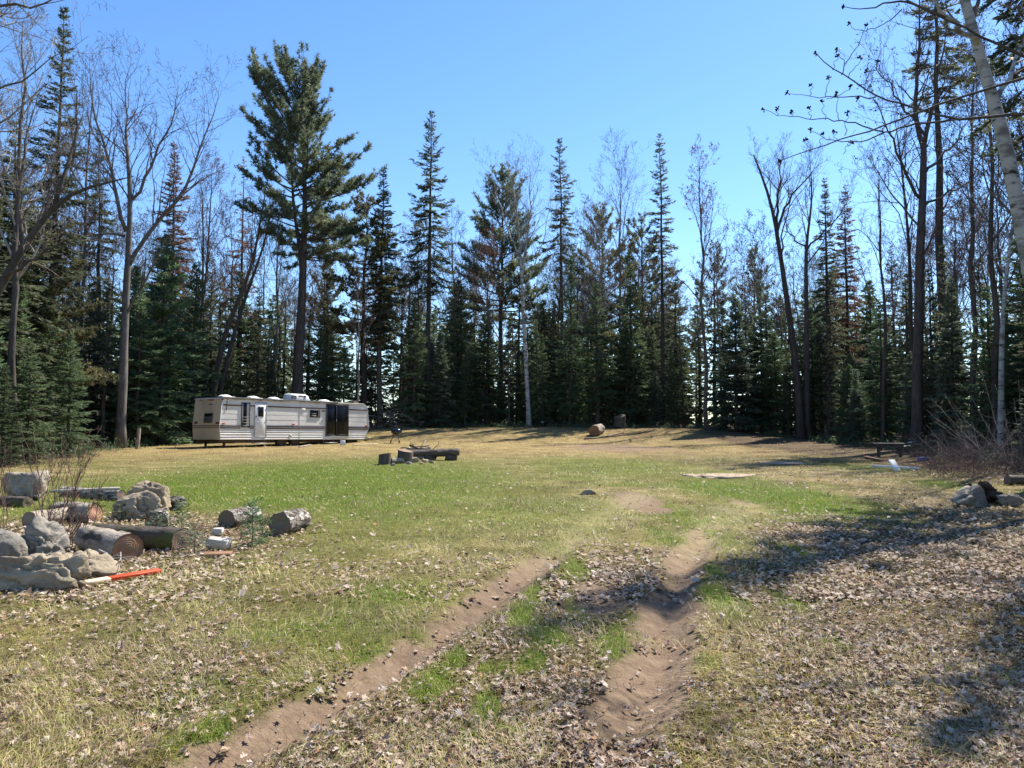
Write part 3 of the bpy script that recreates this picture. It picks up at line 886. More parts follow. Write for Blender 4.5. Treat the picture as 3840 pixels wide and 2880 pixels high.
# the great white pine behind the trailer
b = based(636, 0, 50)
pA = stem([(636, 905), (640, 780), (650, 650), (653, 545), (636, 480), (630, 380), (629, 310), (618, 235)], 50, b, 18)
pB = stem([(640, 905), (645, 780), (653, 650), (656, 545), (660, 430), (656, 340), (650, 240), (645, 168)], 50, b, 18)
h = pB[-1][2]
def big_az(az, t):
    c = cos(az)
    return 1.0 + (.22 * c if t < .45 else -.12 * c)
T = pine(31, h, [(pB, .36), (pA, .25)], lambda t: (4.9 * (1 - t) ** .36 * (.80 + .35 * t) * (1 - .35 * smooth(.12, 0, t)) + .3), .49, nbr=112, el=(-8, 60), tufts=7, tuft=.27, azbias=big_az, name='white_pine', bark='dark_bark')
plant(T, 'pine_tree', 'tallest broad green pine with forked trunk rising behind the trailer', b[0], b[1])

# the bare maple beside the trailer's left end
b = based(262, 0, 38.4)
tr = stem([(260, 968), (264, 860), (268, 740), (272, 640), (277, 553), (283, 433), (276, 350), (273, 300)], 38.4, b, 16)
D = 38.4
mp = lambda pts, d1=0: densify([Wd(a, c, D + d1 * k / (len(pts) - 1)) - b for k, (a, c) in enumerate(pts)], 12, .05, len(pts))
paths = [(mp([(273, 500), (267, 460), (247, 400), (230, 347), (220, 297), (203, 247), (193, 187), (197, 120)], -1.5), .11),
         (mp([(280, 420), (273, 320), (273, 260), (267, 217), (280, 160), (283, 125)], 1), .09),
         (mp([(286, 430), (320, 373), (347, 300), (377, 257), (390, 217), (383, 165)], -1), .085),
         (mp([(275, 580), (293, 547), (370, 443), (407, 397), (433, 330), (443, 283), (480, 217), (478, 180)], 1.5), .12),
         (mp([(270, 510), (233, 500), (200, 517), (147, 524), (100, 545)], -2), .07),
         (mp([(268, 690), (290, 640), (320, 601), (353, 528), (365, 505), (410, 471), (415, 440)], -1), .07)]
T = bare(33, tr[-1][2] + 5, tr, .25, stout=.25, nlimb=5, fork=.72, spread=30, lmb=.20, bigpaths=paths, bark='grey_bark', twig='twig', name='maple', kids=(7, 6, 3), buds='red_buds', budn=.12)
plant(T, 'maple_tree', 'tall leafless maple with spreading forked limbs just beside the trailer end', b[0], b[1])

# tall spruces against the sky
def spruce(px, depth, top, label, seed, **kw):
    x = px_base(px, depth); h = top_h(top, depth, x)
    kw.setdefault('needle', 'spruce_needles')
    T = conifer(seed, h, kw.pop('rad', 2.0), **kw, name='spruce')
    return plant(T, 'spruce_tree', label, x, depth)
spruce(108, 33.5, 22, 'tall thin spruce with dark trunk near the left edge of the photo', 41, rad=2.0, cb=.30, gap=.36, el0=-22, el1=45, droop=.5, nb=(4, 7), dens=.85, ragged=.3, dead=60, r0=.17, sag_tip=.1)
spruce(925, 57, 246, 'tall pointed spruce standing alone against the sky right of the big pine', 42, rad=2.45, cb=.44, gap=.46, el0=-28, el1=42, droop=.4, nb=(4, 7), ragged=.32, dead=30, r0=.23, sag_tip=.14, pw=.72, needle='spruce_needles')
spruce(1218, 60, 298, 'narrow spruce with sparse pointed top right behind the white birch', 43, rad=1.6, cb=.55, gap=.5, el0=-20, el1=38, droop=.35, nb=(4, 6), ragged=.36, dead=40, r0=.18, sag_tip=.12, pw=.6)
spruce(1432, 58, 293, 'slim spruce spire at the back beside the reddish budding maple', 44, rad=1.45, cb=.50, gap=.46, el0=-20, el1=40, droop=.35, nb=(4, 7), ragged=.34, dead=40, r0=.18, sag_tip=.12, pw=.7)
spruce(366, 52, 305, 'rust tinged spruce behind the bare maple near the trailer', 45, rad=2.2, cb=.35, gap=.42, el0=-18, el1=42, droop=.4, nb=(5, 7), ragged=.28, dead=30, needle='rusty_needles', r0=.2)
spruce(518, 57, 342, 'thin reddish dying spruce between bare maple and big pine', 46, rad=1.9, cb=.3, gap=.55, el0=-18, el1=40, droop=.4, nb=(4, 6), dens=.6, ragged=.35, dead=70, needle='rusty_needles', r0=.16)
spruce(822, 54, 366, 'dark spruce with drooping boughs at the right shoulder of the big pine', 47, rad=2.3, cb=.36, gap=.42, el0=-24, el1=40, droop=.45, nb=(5, 7), ragged=.3, dead=30, r0=.2, sag_tip=.12)
spruce(1793, 51, 388, 'left one of two brownish spruces with narrow tops at back right', 48, rad=1.5, cb=.30, gap=.4, el0=-18, el1=40, nb=(5, 7), ragged=.25, dead=60, r0=.17)
spruce(1832, 55, 405, 'right one of two brownish spruces with narrow tops at back right', 49, rad=1.9, cb=.35, gap=.42, el0=-18, el1=40, nb=(5, 7), ragged=.25, dead=40, r0=.17, needle='rusty_needles')
spruce(206, 46, 288, 'lean spruce with thin dark top behind the maple beside the left edge', 50, rad=1.7, cb=.42, gap=.46, el0=-18, el1=40, nb=(4, 6), ragged=.32, dead=50, r0=.15)
spruce(12, 31, 268, 'bushy brownish spruce cut off by the left edge of the photo', 51, rad=2.2, cb=.30, gap=.38, el0=-18, el1=40, nb=(5, 8), ragged=.28, dead=40, r0=.16, needle='spruce_needles')
# the pole-like one on the right whose top leaves the picture
b = based(2046, 0, 38)
tr = stem([(2038, 965), (2048, 760), (2051, 533), (2041, 333), (2025, 133), (2018, 0), (2008, -160)], 38, b, 18)
T = conifer(52, tr[-1][2], 2.2, cb=.66, gap=.5, el0=-15, el1=40, nb=(4, 6), ragged=.35, dead=40, needle='spruce_needles', r0=.27, lean=(tr[-1][0] / tr[-1][2], 0), name='spruce')
plant(T, 'spruce_tree', 'very tall pole straight spruce behind the table with top out of frame', b[0], b[1])

# pines
def pine1(px, depth, top, label, seed, prof, cb, **kw):
    x = px_base(px, depth); h = top_h(top, depth, x)
    T = pine(seed, h, [(trunk_path(h, (0, 0), .02, 14, np.random.default_rng(seed)), .22)], prof, cb, name='pine', **kw)
    plant(T, 'pine_tree', label, x, depth)
pine1(1083, 63, 372, 'dark bushy pine with spreading arms left of the white birch', 61, lambda t: 5.0 * (1 - t) ** .7 * (.75 + .3 * t) + .5, .42, nbr=80, tufts=7, el=(5, 55), tuft=.27)
pine1(788, 55, 425, 'yellow green pine with flat plumes just right of the big pine', 62, lambda t: 4.2 * (1 - t) ** .5 * (.7 + .3 * t) + .3, .38, nbr=52, needle='yellow_pine_needles', tufts=11, el=(-8, 30))
pine1(1297, 67, 455, 'rounded olive pine at back between birch and vase shaped bare tree', 63, lambda t: 4.6 * (1 - t) ** .5 + .3, .35, nbr=52, needle='yellow_pine_needles', tufts=9)
pine1(1395, 70, 470, 'wide dull green pine at the back left of the slim spruce spire', 64, lambda t: 4.4 * (1 - t) ** .55 + .3, .3, nbr=48, tufts=9)
pine1(1632, 74, 535, 'round topped pine low at the back behind the forked dark maple', 65, lambda t: 3.8 * (1 - t) ** .5 + .3, .3, nbr=42, tufts=9)
pine1(1545, 76, 530, 'round topped pine low at the back behind the reddish maple', 66, lambda t: 3.6 * (1 - t) ** .5 + .3, .3, nbr=42, tufts=9)
pine1(700, 66, 560, 'small pine seen under the big pine right of its trunk', 67, lambda t: 3.4 * (1 - t) ** .5 + .3, .3, nbr=40, tufts=8)
pine1(60, 34, 480, 'ragged yellowish pine low on the left edge behind the bare trees', 68, lambda t: 3.0 * (1 - t) ** .5 + .3, .3, nbr=44, tufts=9, needle='yellow_pine_needles')

# white birch in the middle of the back edge
b = based(1141, 0, 56); D = 56
tr = stem([(1143, 922), (1137, 800), (1131, 690), (1126, 580), (1118, 470), (1110, 400), (1095, 345)], D, b, 16)
mp = lambda pts, d1=0: densify([Wd(a, c, D + d1 * k / (len(pts) - 1)) - b for k, (a, c) in enumerate(pts)], 12, .06, len(pts))
T = bare(71, tr[-1][2] + 1.5, tr, .17, nlimb=9, fork=.55, spread=26, lmb=.22, kids=(7, 6, 3), bark='birch_bark', twig='pale_twig', name='birch',
         bigpaths=[(mp([(1128, 600), (1138, 520), (1146, 430), (1142, 330)], 1), .10), (mp([(1124, 560), (1090, 480), (1070, 420), (1062, 350)], -1), .07), (mp([(1130, 640), (1160, 560), (1185, 470), (1192, 400)], .5), .06)])
plant(T, 'birch_tree', 'white barked birch at the middle of the back edge', b[0], b[1])

# other leafless trees that stand out
def bare1(px, depth, top, label, seed, name='bare_tree', **kw):
    x = px_base(px, depth); h = top_h(top, depth, x) * .97
    T = bare(seed, h, name='bare', **kw)
    plant(T, name, label, x, depth)
bare1(1340, 60, 345, 'leafless tree with vase shaped grey twig crown against the sky', 72, nlimb=13, fork=.42, spread=24, lmb=.36, r0=.13, bark='grey_bark', twig='twig', kids=(8, 7, 3))
bare1(1525, 53, 318, 'reddish budding maple in front of the back right firs', 73, name='maple_tree', nlimb=13, fork=.36, spread=34, lmb=.26, r0=.14, bark='bark', twig='red_twig', buds='red_buds', budn=.38, budsize=.13, kids=(7, 6, 3))
bare1(1052, 58, 520, 'short red budding maple below the dark pine', 74, name='maple_tree', nlimb=12, fork=.3, spread=40, lmb=.36, r0=.11, twig='red_twig', buds='red_buds', budn=.45, budsize=.13, kids=(7, 6, 3))
bare1(1290, 58, 430, 'slender pale bare tree between the spruce and the vase shaped tree', 75, nlimb=11, fork=.4, spread=24, lmb=.26, r0=.09, bark='grey_bark', twig='pale_twig')
bare1(860, 60, 560, 'brownish bare tree with fine twigs left of the tall lone spruce', 76, nlimb=12, fork=.3, spread=36, lmb=.36, r0=.10, twig='red_twig')
bare1(980, 60, 470, 'grey bare tree with tangled twigs right of the tall lone spruce', 77, nlimb=14, fork=.3, spread=36, lmb=.34, r0=.12, twig='twig')
bare1(420, 50, 330, 'reddish twigged bare tree rising behind the trailer roof', 78, nlimb=13, fork=.35, spread=34, lmb=.28, r0=.12, twig='red_twig', buds='red_buds', budn=.3)
bare1(594, 52, 430, 'slim grey trunked bare tree left of the big pine', 79, nlimb=11, fork=.45, spread=28, lmb=.26, r0=.12, bark='grey_bark', twig='red_twig')
bare1(775, 50, 560, 'thin bare sapling just behind the right end of the trailer', 80, nlimb=9, fork=.4, spread=26, lmb=.26, r0=.07, bark='grey_bark', twig='twig')

# forked dark maple, back right
b = based(1733, 0, 49.5); D = 49.5
tr = stem([(1731, 950), (1724, 831), (1714, 744), (1697, 622), (1683, 536), (1676, 483), (1661, 417), (1641, 367), (1628, 335)], D, b, 16)
mp = lambda pts, d1=0: densify([Wd(a, c, D + d1 * k / (len(pts) - 1)) - b for k, (a, c) in enumerate(pts)], 12, .05, len(pts))
T = bare(81, tr[-1][2] + 1, tr, .27, stout=.15, nlimb=7, fork=.6, spread=30, lmb=.22, kids=(7, 6, 3), bark='dark_bark', twig='twig', name='maple',
         bigpaths=[(mp([(1678, 490), (1681, 400), (1688, 340), (1695, 315)], 1), .10), (mp([(1679, 500), (1701, 430), (1725, 407), (1758, 367), (1772, 330)], -1), .10)])
plant(T, 'maple_tree', 'dark leafless maple leaning left with forked crown at back right', b[0], b[1])
b = based(1745, 0, 49.8); D = 49.8
tr = stem([(1743, 950), (1742, 796), (1742, 657), (1740, 553), (1742, 500), (1752, 470), (1757, 420), (1750, 350)], D, b, 16)
mp = lambda pts, d1=0: densify([Wd(a, c, D + d1 * k / (len(pts) - 1)) - b for k, (a, c) in enumerate(pts)], 12, .05, len(pts))
T = bare(82, tr[-1][2] + 1, tr, .22, nlimb=8, fork=.6, spread=34, lmb=.22, kids=(6, 6, 3), bark='dark_bark', twig='twig', name='maple',
         bigpaths=[(mp([(1742, 540), (1780, 500), (1820, 455), (1850, 400)], -1), .07), (mp([(1741, 540), (1700, 500), (1690, 450)], 1), .06)])
plant(T, 'maple_tree', 'straight dark leafless maple touching the leaning one at back right', b[0], b[1])
# big bare maple right, behind the table
b = based(1983, 0, 37); D = 37
tr = stem([(1981, 965), (1982, 800), (1985, 650), (1988, 533), (1994, 420), (1995, 330), (1996, 300)], D, b, 16)
mp = lambda pts, d1=0: densify([Wd(a, c, D + d1 * k / (len(pts) - 1)) - b for k, (a, c) in enumerate(pts)], 12, .06, len(pts))
T = bare(83, tr[-1][2] + 5, tr, .27, stout=.5, nlimb=6, fork=.6, spread=50, lmb=.24, kids=(7, 6, 3), bark='dark_bark', twig='twig', name='maple', buds='dark_buds', budn=.3, budsize=.13,
         bigpaths=[(mp([(1996, 320), (1981, 283), (1975, 217), (1985, 130), (1990, 40), (1985, -60)], 1), .13), (mp([(1996, 315), (2005, 267), (2021, 213), (2035, 120), (2050, 30)], -1), .12),
                   (mp([(1990, 430), (1958, 383), (1941, 333), (1925, 293), (1900, 230), (1880, 190)], -2), .09), (mp([(1995, 380), (2030, 340), (2070, 300), (2100, 230)], 1), .08),
                   (mp([(1992, 450), (2040, 420), (2100, 390), (2150, 350)], -1), .07), (mp([(1996, 290), (1950, 230), (1900, 160), (1870, 100)], 2), .07)])
plant(T, 'maple_tree', 'large leafless maple with thick trunk directly behind the wooden table', b[0], b[1])
b = based(1962, 0, 40); D = 40
tr = stem([(1972, 965), (1968, 700), (1965, 533), (1951, 400), (1945, 330), (1930, 240)], D, b, 16)
T = bare(84, tr[-1][2] + 1, tr, .13, nlimb=10, fork=.5, spread=34, lmb=.26, kids=(6, 6, 3), bark='dark_bark', twig='twig', name='bare')
plant(T, 'bare_tree', 'slender leafless tree just left of the thick maple behind the table', b[0], b[1])
# leaning birch at the right edge; its foot stands outside the picture
b = np.array([10.2, 13.5, g1(10.2, 13.5)]); D = 13.5
tr = densify([np.zeros(3)] + [Wd(a, c, D) - b for a, c in [(2290, 850), (2212, 520), (2200, 450), (2180, 340), (2160, 260), (2135, 180), (2105, 80), (2085, 0), (2050, -120), (2000, -260), (1940, -420)]], 20)
mp = lambda pts, d1=0: densify([Wd(a, c, D + d1 * k / (len(pts) - 1)) - b for k, (a, c) in enumerate(pts)], 12, .03, len(pts))
T = bare(85, tr[-1][2] + 1, tr, .175, nlimb=8, fork=.62, spread=40, lmb=.24, kids=(6, 5, 3), bark='birch_bark', twig='twig', name='birch', rmin=.003,
         bigpaths=[(mp([(2150, 230), (2200, 120), (2230, 20), (2250, -80)], 1), .05), (mp([(2110, 100), (2040, 30), (1960, -60)], -1), .05)])
plant(T, 'birch_tree', 'pale birch trunk leaning across the upper right corner', b[0], b[1])
b = based(2172, 0, 30); D = 30
tr = stem([(2163, 985), (2163, 800), (2166, 657), (2179, 560), (2192, 450), (2200, 350)], D, b, 14)
T = bare(86, tr[-1][2] + 1, tr, .12, nlimb=9, fork=.5, spread=34, lmb=.26, kids=(6, 5, 3), bark='birch_bark', twig='twig', name='birch')
plant(T, 'birch_tree', 'small birch among the firs at the right edge', b[0], b[1])
bare1(2153, 31, 60, 'straight dark bare trunk beside the small birch at the right edge', 87, nlimb=12, fork=.5, spread=36, lmb=.22, r0=.14, bark='dark_bark', twig='twig', buds='dark_buds', budn=.3)
bare1(2110, 33, 100, 'tall bare tree between pole straight spruce and dark trunk at right', 88, nlimb=13, fork=.42, spread=36, lmb=.24, r0=.13, bark='bark', twig='twig', buds='dark_buds', budn=.3)
bare1(1905, 43, 330, 'grey bare tree with many fine twigs left of the table', 89, nlimb=13, fork=.35, spread=36, lmb=.30, r0=.11, bark='bark', twig='twig', kids=(7, 6, 3))
bare1(2235, 24, -80, 'bare tree at the far right edge with twigs high in the sky', 90, nlimb=13, fork=.4, spread=38, lmb=.26, r0=.13, bark='bark', twig='twig', buds='dark_buds', budn=.3, rmin=.004)
# leaning clump behind the trailer
for k, (pts, ra, lb) in enumerate([([(455, 880), (480, 738), (500, 678), (533, 611), (550, 555), (560, 494), (575, 400)], .20, 'left dark trunk of the leaning pair behind the trailer'),
                                   ([(470, 880), (490, 778), (513, 694), (545, 600), (575, 520), (590, 430)], .17, 'right dark trunk of the leaning pair behind the trailer'),
                                   ([(443, 880), (443, 800), (437, 628), (440, 528), (436, 400)], .14, 'upright dark bare trunk beside the leaning pair behind the trailer')]):
    b = based(pts[0][0], 0, 49 + .7 * k)
    tr = stem(pts, 49 + .7 * k, b, 14)
    T = bare(91 + k, tr[-1][2] + 1, tr, ra, nlimb=10, fork=.45, spread=36, lmb=.24, kids=(6, 6, 3), bark='dark_bark', twig=('red_twig', 'twig', 'twig')[k], name='bare')
    plant(T, 'bare_tree', lb, b[0], b[1])
# leaning trunk that enters from the left edge
D = 22.; b = np.array([px_base(-190, D), D, 0]); b[2] = g1(b[0], D)
tr = densify([np.zeros(3)] + [Wd(a, c, D) - b for a, c in [(-60, 720), (0, 622), (48, 535), (102, 457), (140, 419), (160, 402), (232, 399), (290, 380)]], 18)
mp = lambda pts, d1=0: densify([Wd(a, c, D + d1 * k / (len(pts) - 1)) - b for k, (a, c) in enumerate(pts)], 12, .04, len(pts))
T = bare(95, 9, tr, .19, nlimb=6, fork=.5, spread=44, lmb=.3, kids=(6, 5, 3), bark='dark_bark', twig='twig', name='maple', rmin=.004,
         bigpaths=[(mp([(10, 605), (29, 588), (102, 540), (180, 500)], -1), .06), (mp([(120, 440), (150, 350), (170, 250), (160, 150)], 1), .07), (mp([(50, 535), (40, 400), (60, 280), (90, 180)], 1), .07)])
plant(T, 'maple_tree', 'dark bare trunk leaning inward from the left edge', b[0], b[1])
D = 15.
b = np.array([px_base(-260, D), D, 0]); b[2] = g1(b[0], D)
tr = densify([np.zeros(3)] + [Wd(a, c, D) - b for a, c in [(-250, 700), (-210, 300), (-190, 0), (-180, -250)]], 14)
mp = lambda pts, d1=0: densify([Wd(a, c, D + d1 * k / (len(pts) - 1)) - b for k, (a, c) in enumerate(pts)], 12, .03, len(pts))
T = bare(96, 14, tr, .16, nlimb=4, fork=.5, spread=50, lmb=.2, kids=(6, 5, 3), bark='bark', twig='pale_twig', name='maple', rmin=.0028,
         bigpaths=[(mp([(-200, 30), (-60, 10), (30, 12), (90, 14), (140, 2), (200, -40)], -1), .05), (mp([(-210, 330), (-80, 220), (0, 190), (60, 170), (130, 120), (190, 80)], 0), .04),
                   (mp([(-230, 480), (-100, 440), (0, 385), (40, 340), (80, 330)], -1), .035), (mp([(-200, 150), (-60, 60), (10, 40), (40, -20)], 1), .04), (mp([(-220, 420), (-90, 310), (-10, 250), (40, 225)], 1), .035)])
plant(T, 'maple_tree', 'bare tree reaching pale twigs in from the upper left edge', b[0], b[1])
bare1(38, 27, 30, 'tall bare grey tree with dense twigs near the left edge', 97, nlimb=14, fork=.38, spread=36, lmb=.26, r0=.13, bark='bark', twig='pale_twig', kids=(7, 6, 3), rmin=.005)
bare1(160, 42, 130, 'bare twiggy tree between the thin spruce and spreading maple', 98, nlimb=14, fork=.4, spread=30, lmb=.24, r0=.11, bark='bark', twig='twig', kids=(7, 6, 3))

# small blue-green spruces and the firs beside the trailer
def fir1(P, px, depth, top, label, width=1.0, rz=0.0, name='fir_tree'):
    x = px_base(px, depth)
    plant(P, name, label, x, depth, top_h(top, depth, x), width, rz)
fir1(DFIR[0], 1852, 45, 800, 'small pale green spruce at the woods edge left of the table', 1.25, .4, 'spruce_tree')
fir1(DFIR[1], 585, 50.5, 778, 'small bright spruce peeking over the trailer roof left of the pine', 1.25, 1.9, 'spruce_tree')
fir1(DFIR[0], 2235, 25, 775, 'pale tipped fir at the right edge above the brush pile', 1.2, 2.5)
fir1(DFIR[1], 1590, 52, 640, 'pale green bushy fir left of the forked dark maple', 1.2, 1.1)
fir1(DFIR[0], 2060, 34, 610, 'silvery fir right of the thick maple behind the table', 1.0, 3.3)
fir1(FIR[2], 348, 43, 505, 'broad dark fir left of the trailer behind the bare maple', 1.0, .6)
fir1(FIR[5], 296, 41, 600, 'dense fir squeezed behind the bare maple trunk', 1.0, 1.6)
fir1(FIR[0], 418, 46, 565, 'dark narrow fir above the trailer left end', .9, 2.6)
fir1(FIR[5], 690, 51, 700, 'dark fir right behind the trailer beside the big pine trunk', 1.0, 3.1)
fir1(FIR[2], 742, 52, 745, 'low dark fir behind the trailer roof vents', 1.0, 4.1)
fir1(FIR[0], 893, 55, 640, 'dark fir in front of the tall lone spruce trunk', 1.0, 4.6)
fir1(DFIR[1], 952, 55, 715, 'grey green fir right of the tall lone spruce trunk', 1.0, 5.1)
fir1(FIR[4], 1232, 57, 560, 'narrow dark fir spire right of the white birch', .9, 5.5)
fir1(FIR[1], 1365, 57, 545, 'dark fir spire below the vase shaped bare tree', .9, .2)
fir1(FIR[3], 1290, 56, 615, 'dark full fir between the two fir spires', 1.1, .9)
fir1(FIR[5], 60, 26.5, 735, 'low bushy fir in shade by the left edge', 1.15, 1.4)
fir1(FIR[2], 150, 30.5, 720, 'dark bushy fir between left edge and the bare maple', 1.0, 2.2)
fir1(FIR[0], 10, 24.5, 790, 'short fir cut by the left edge behind the shrub stems', 1.2, 3.0)

# rows of woods behind them ---------------------------------------------------
rr = np.random.default_rng(77)
seg = CLEAR[2:18]
sl = np.concatenate([[0], np.cumsum(np.linalg.norm(np.diff(seg, axis=0), axis=1))])
def on_edge(s, off):
    p = np.array([np.interp(s, sl, seg[:, k]) for k in (0, 1)]); q = np.array([np.interp(min(s + .6, sl[-1]), sl, seg[:, k]) for k in (0, 1)]); o = np.array([np.interp(max(s - .6, 0), sl, seg[:, k]) for k in (0, 1)])
    d = nrm(q - o); return p + np.array([-d[1], d[0]]) * off
LM = [(30, 'left photo edge'), (108, 'thin left spruce'), (262, 'spreading bare maple'), (366, 'rust tinged spruce'), (470, 'leaning trunk pair'), (594, 'slim grey trunk'), (640, 'big pine'), (775, 'trailer right end'), (860, 'brownish bare tree'), (925, 'tall lone spruce'),
      (1000, 'tangled grey tree'), (1083, 'dark bushy pine'), (1142, 'white birch'), (1218, 'narrow spruce'), (1290, 'lone log'), (1340, 'vase shaped bare tree'), (1432, 'slim spruce spire'), (1525, 'reddish maple'), (1620, 'round topped pine'), (1733, 'forked dark maple'),
      (1800, 'brownish spruces'), (1852, 'small pale spruce'), (1905, 'grey twiggy tree'), (1983, 'thick bare maple'), (2046, 'pole straight spruce'), (2110, 'tall bare tree'), (2163, 'small edge birch')]
SEEN = {}
def region(x, y):
    if x < -9 and y < 36: return 'on the left side of the clearing'
    if x < -9: return 'behind the white trailer'
    if x < 4: return 'behind the fire pit'
    if y > 44: return 'behind the lone log'
    return 'right, behind table and brush'
def place_label(desc, x, y, h, h0, h1, where):
    px = (x / y * FPX + 512) / K
    if px < -20 or px > 2235: return f'{desc} outside the photo beside the clearing', f'{desc} outside the photo'
    lp, ln = min(LM, key=lambda q: abs(q[0] - px))
    size = ('short', 'middling', 'tall')[min(2, int(3 * (h - h0 * .75) / (h1 - h0 * .75 + 1e-6)))]
    gap = abs(px - lp); side = 'left' if px < lp else 'right'
    rel = f'in line with the {ln}' if gap < 9 else f'{"just" if gap < 26 else "well"} {side} of the {ln}'
    return f'{size} {desc} {rel}, {where}', None
taken = []
def free(p, dmin):
    return all((p[0] - a) ** 2 + (p[1] - c) ** 2 > dmin ** 2 for a, c in taken)
def row(n, o0, o1, picks, dmin, where):
    for k in range(n):
        s = sl[-1] * (k + rr.random()) / n
        for _ in range(6):
            p = on_edge(s + rr.normal(0, .6), rr.uniform(o0, o1))
            if free(p, dmin): break
        else: continue
        if 36 < p[1] < 49 and -18 < p[0] < -7: continue
        taken.append(tuple(p))
        w = np.array([q[0] for q in picks], float); protos, h0, h1, name, desc, cat = picks[rr.choice(len(picks), p=w / w.sum())][1:]
        T = protos[rr.integers(len(protos))]
        reg = region(*p)
        h = rr.uniform(h0, h1)
        if name == 'fir_tree' and o0 < 3 and reg.startswith('on the left'): h *= .8
        lb, gp = place_label(desc, p[0], p[1], h, h0, h1, where)
        o = plant(T, name, lb, p[0], p[1], h, rr.uniform(.85, 1.3), rr.uniform(0, 6.28), gp, cat)
        SEEN.setdefault(lb, []).append(o)
        if len(SEEN[lb]) > 1:
            for q in SEEN[lb]: q['group'] = 'look-alikes: ' + lb
row(96, .4, 2.8, [(6, FIR, 4.0, 9.0, 'fir_tree', 'dark fir', 'tree'), (1, DFIR, 3, 7, 'fir_tree', 'pale green fir', 'tree'), (2, THIN, 7, 10.5, 'spruce_tree', 'scraggly spruce', 'tree')], 1.2, 'front row')
row(96, 2.6, 8, [(6, FIR, 7.5, 12, 'fir_tree', 'dark fir', 'tree'), (3, THIN, 9, 12, 'spruce_tree', 'scraggly spruce', 'tree'), (3.2, BARE, 9, 14, 'bare_tree', 'leafless tree', 'tree'), (2, BSH, 4, 6.5, 'bare_shrub', 'leafless bush', 'shrub')], 1.2, 'second row')
row(84, 7, 18, [(6.5, BARE, 11, 17.5, 'bare_tree', 'leafless tree', 'tree'), (1.2, SPR, 11, 15, 'spruce_tree', 'spruce', 'tree'), (2.4, PIN, 9, 13.5, 'pine_tree', 'pine', 'tree'), (2.5, FIR, 7, 10.5, 'fir_tree', 'fir', 'tree'), (1, BSH, 5, 7, 'bare_shrub', 'leafless bush', 'shrub')], 1.3, 'deep in woods')
row(84, 3, 18, [(6, BARE, 9, 16, 'bare_tree', 'slim leafless tree', 'tree'), (1, BSH, 5, 8, 'bare_shrub', 'tall leafless bush', 'shrub')], 1.0, 'among the woods')
row(70, 16, 38, [(4, BARE, 12, 18, 'bare_tree', 'leafless tree', 'tree'), (2, PIN, 9, 12.5, 'pine_tree', 'pine', 'tree'), (3, FIR, 9, 11.5, 'fir_tree', 'fir', 'tree')], 1.8, 'rear of woods')
# woods on the viewer's right, outside the picture: they cast the dappled shade over the leaf litter
for k, (x, y, h, P) in enumerate([(8.6, 7.2, 13, 0), (11.5, 9.0, 15, 2), (7.6, 3.2, 12, 4), (13.5, 12.5, 15, 1), (10.5, 4.5, 14, 3), (9.4, 10.8, 10, 4), (14, 7, 16, 0), (6.8, 1.0, 12, 2)]):
    plant(BARE[P], 'bare_tree', 'leafless tree outside the right edge shading the leaf litter', x, y, h, 1.1, k * 1.3, 'shade trees outside the right edge')
for k, (x, y, h) in enumerate([(7.6, 9.2, 9.5), (8.4, 6.6, 9)]):
    plant(THIN[k], 'spruce_tree', 'scraggly spruce outside the right edge shading the foreground', x, y, h, .9, k * 2.1, 'spruces outside the right edge')
plant(SPR[1], 'spruce_tree', 'tall spruce outside the right edge near the leaning birch', 12.5, 17.9, 22, .85, 1.0)
for k, (x, y, h) in enumerate([(13, 10.5, 11), (12.2, 6.0, 10), (16, 17, 12)]):
    plant(FIR[k * 2], 'fir_tree', 'fir standing outside the right edge of the clearing', x, y, h, 1.0, k * 2.3, 'firs outside the right edge')

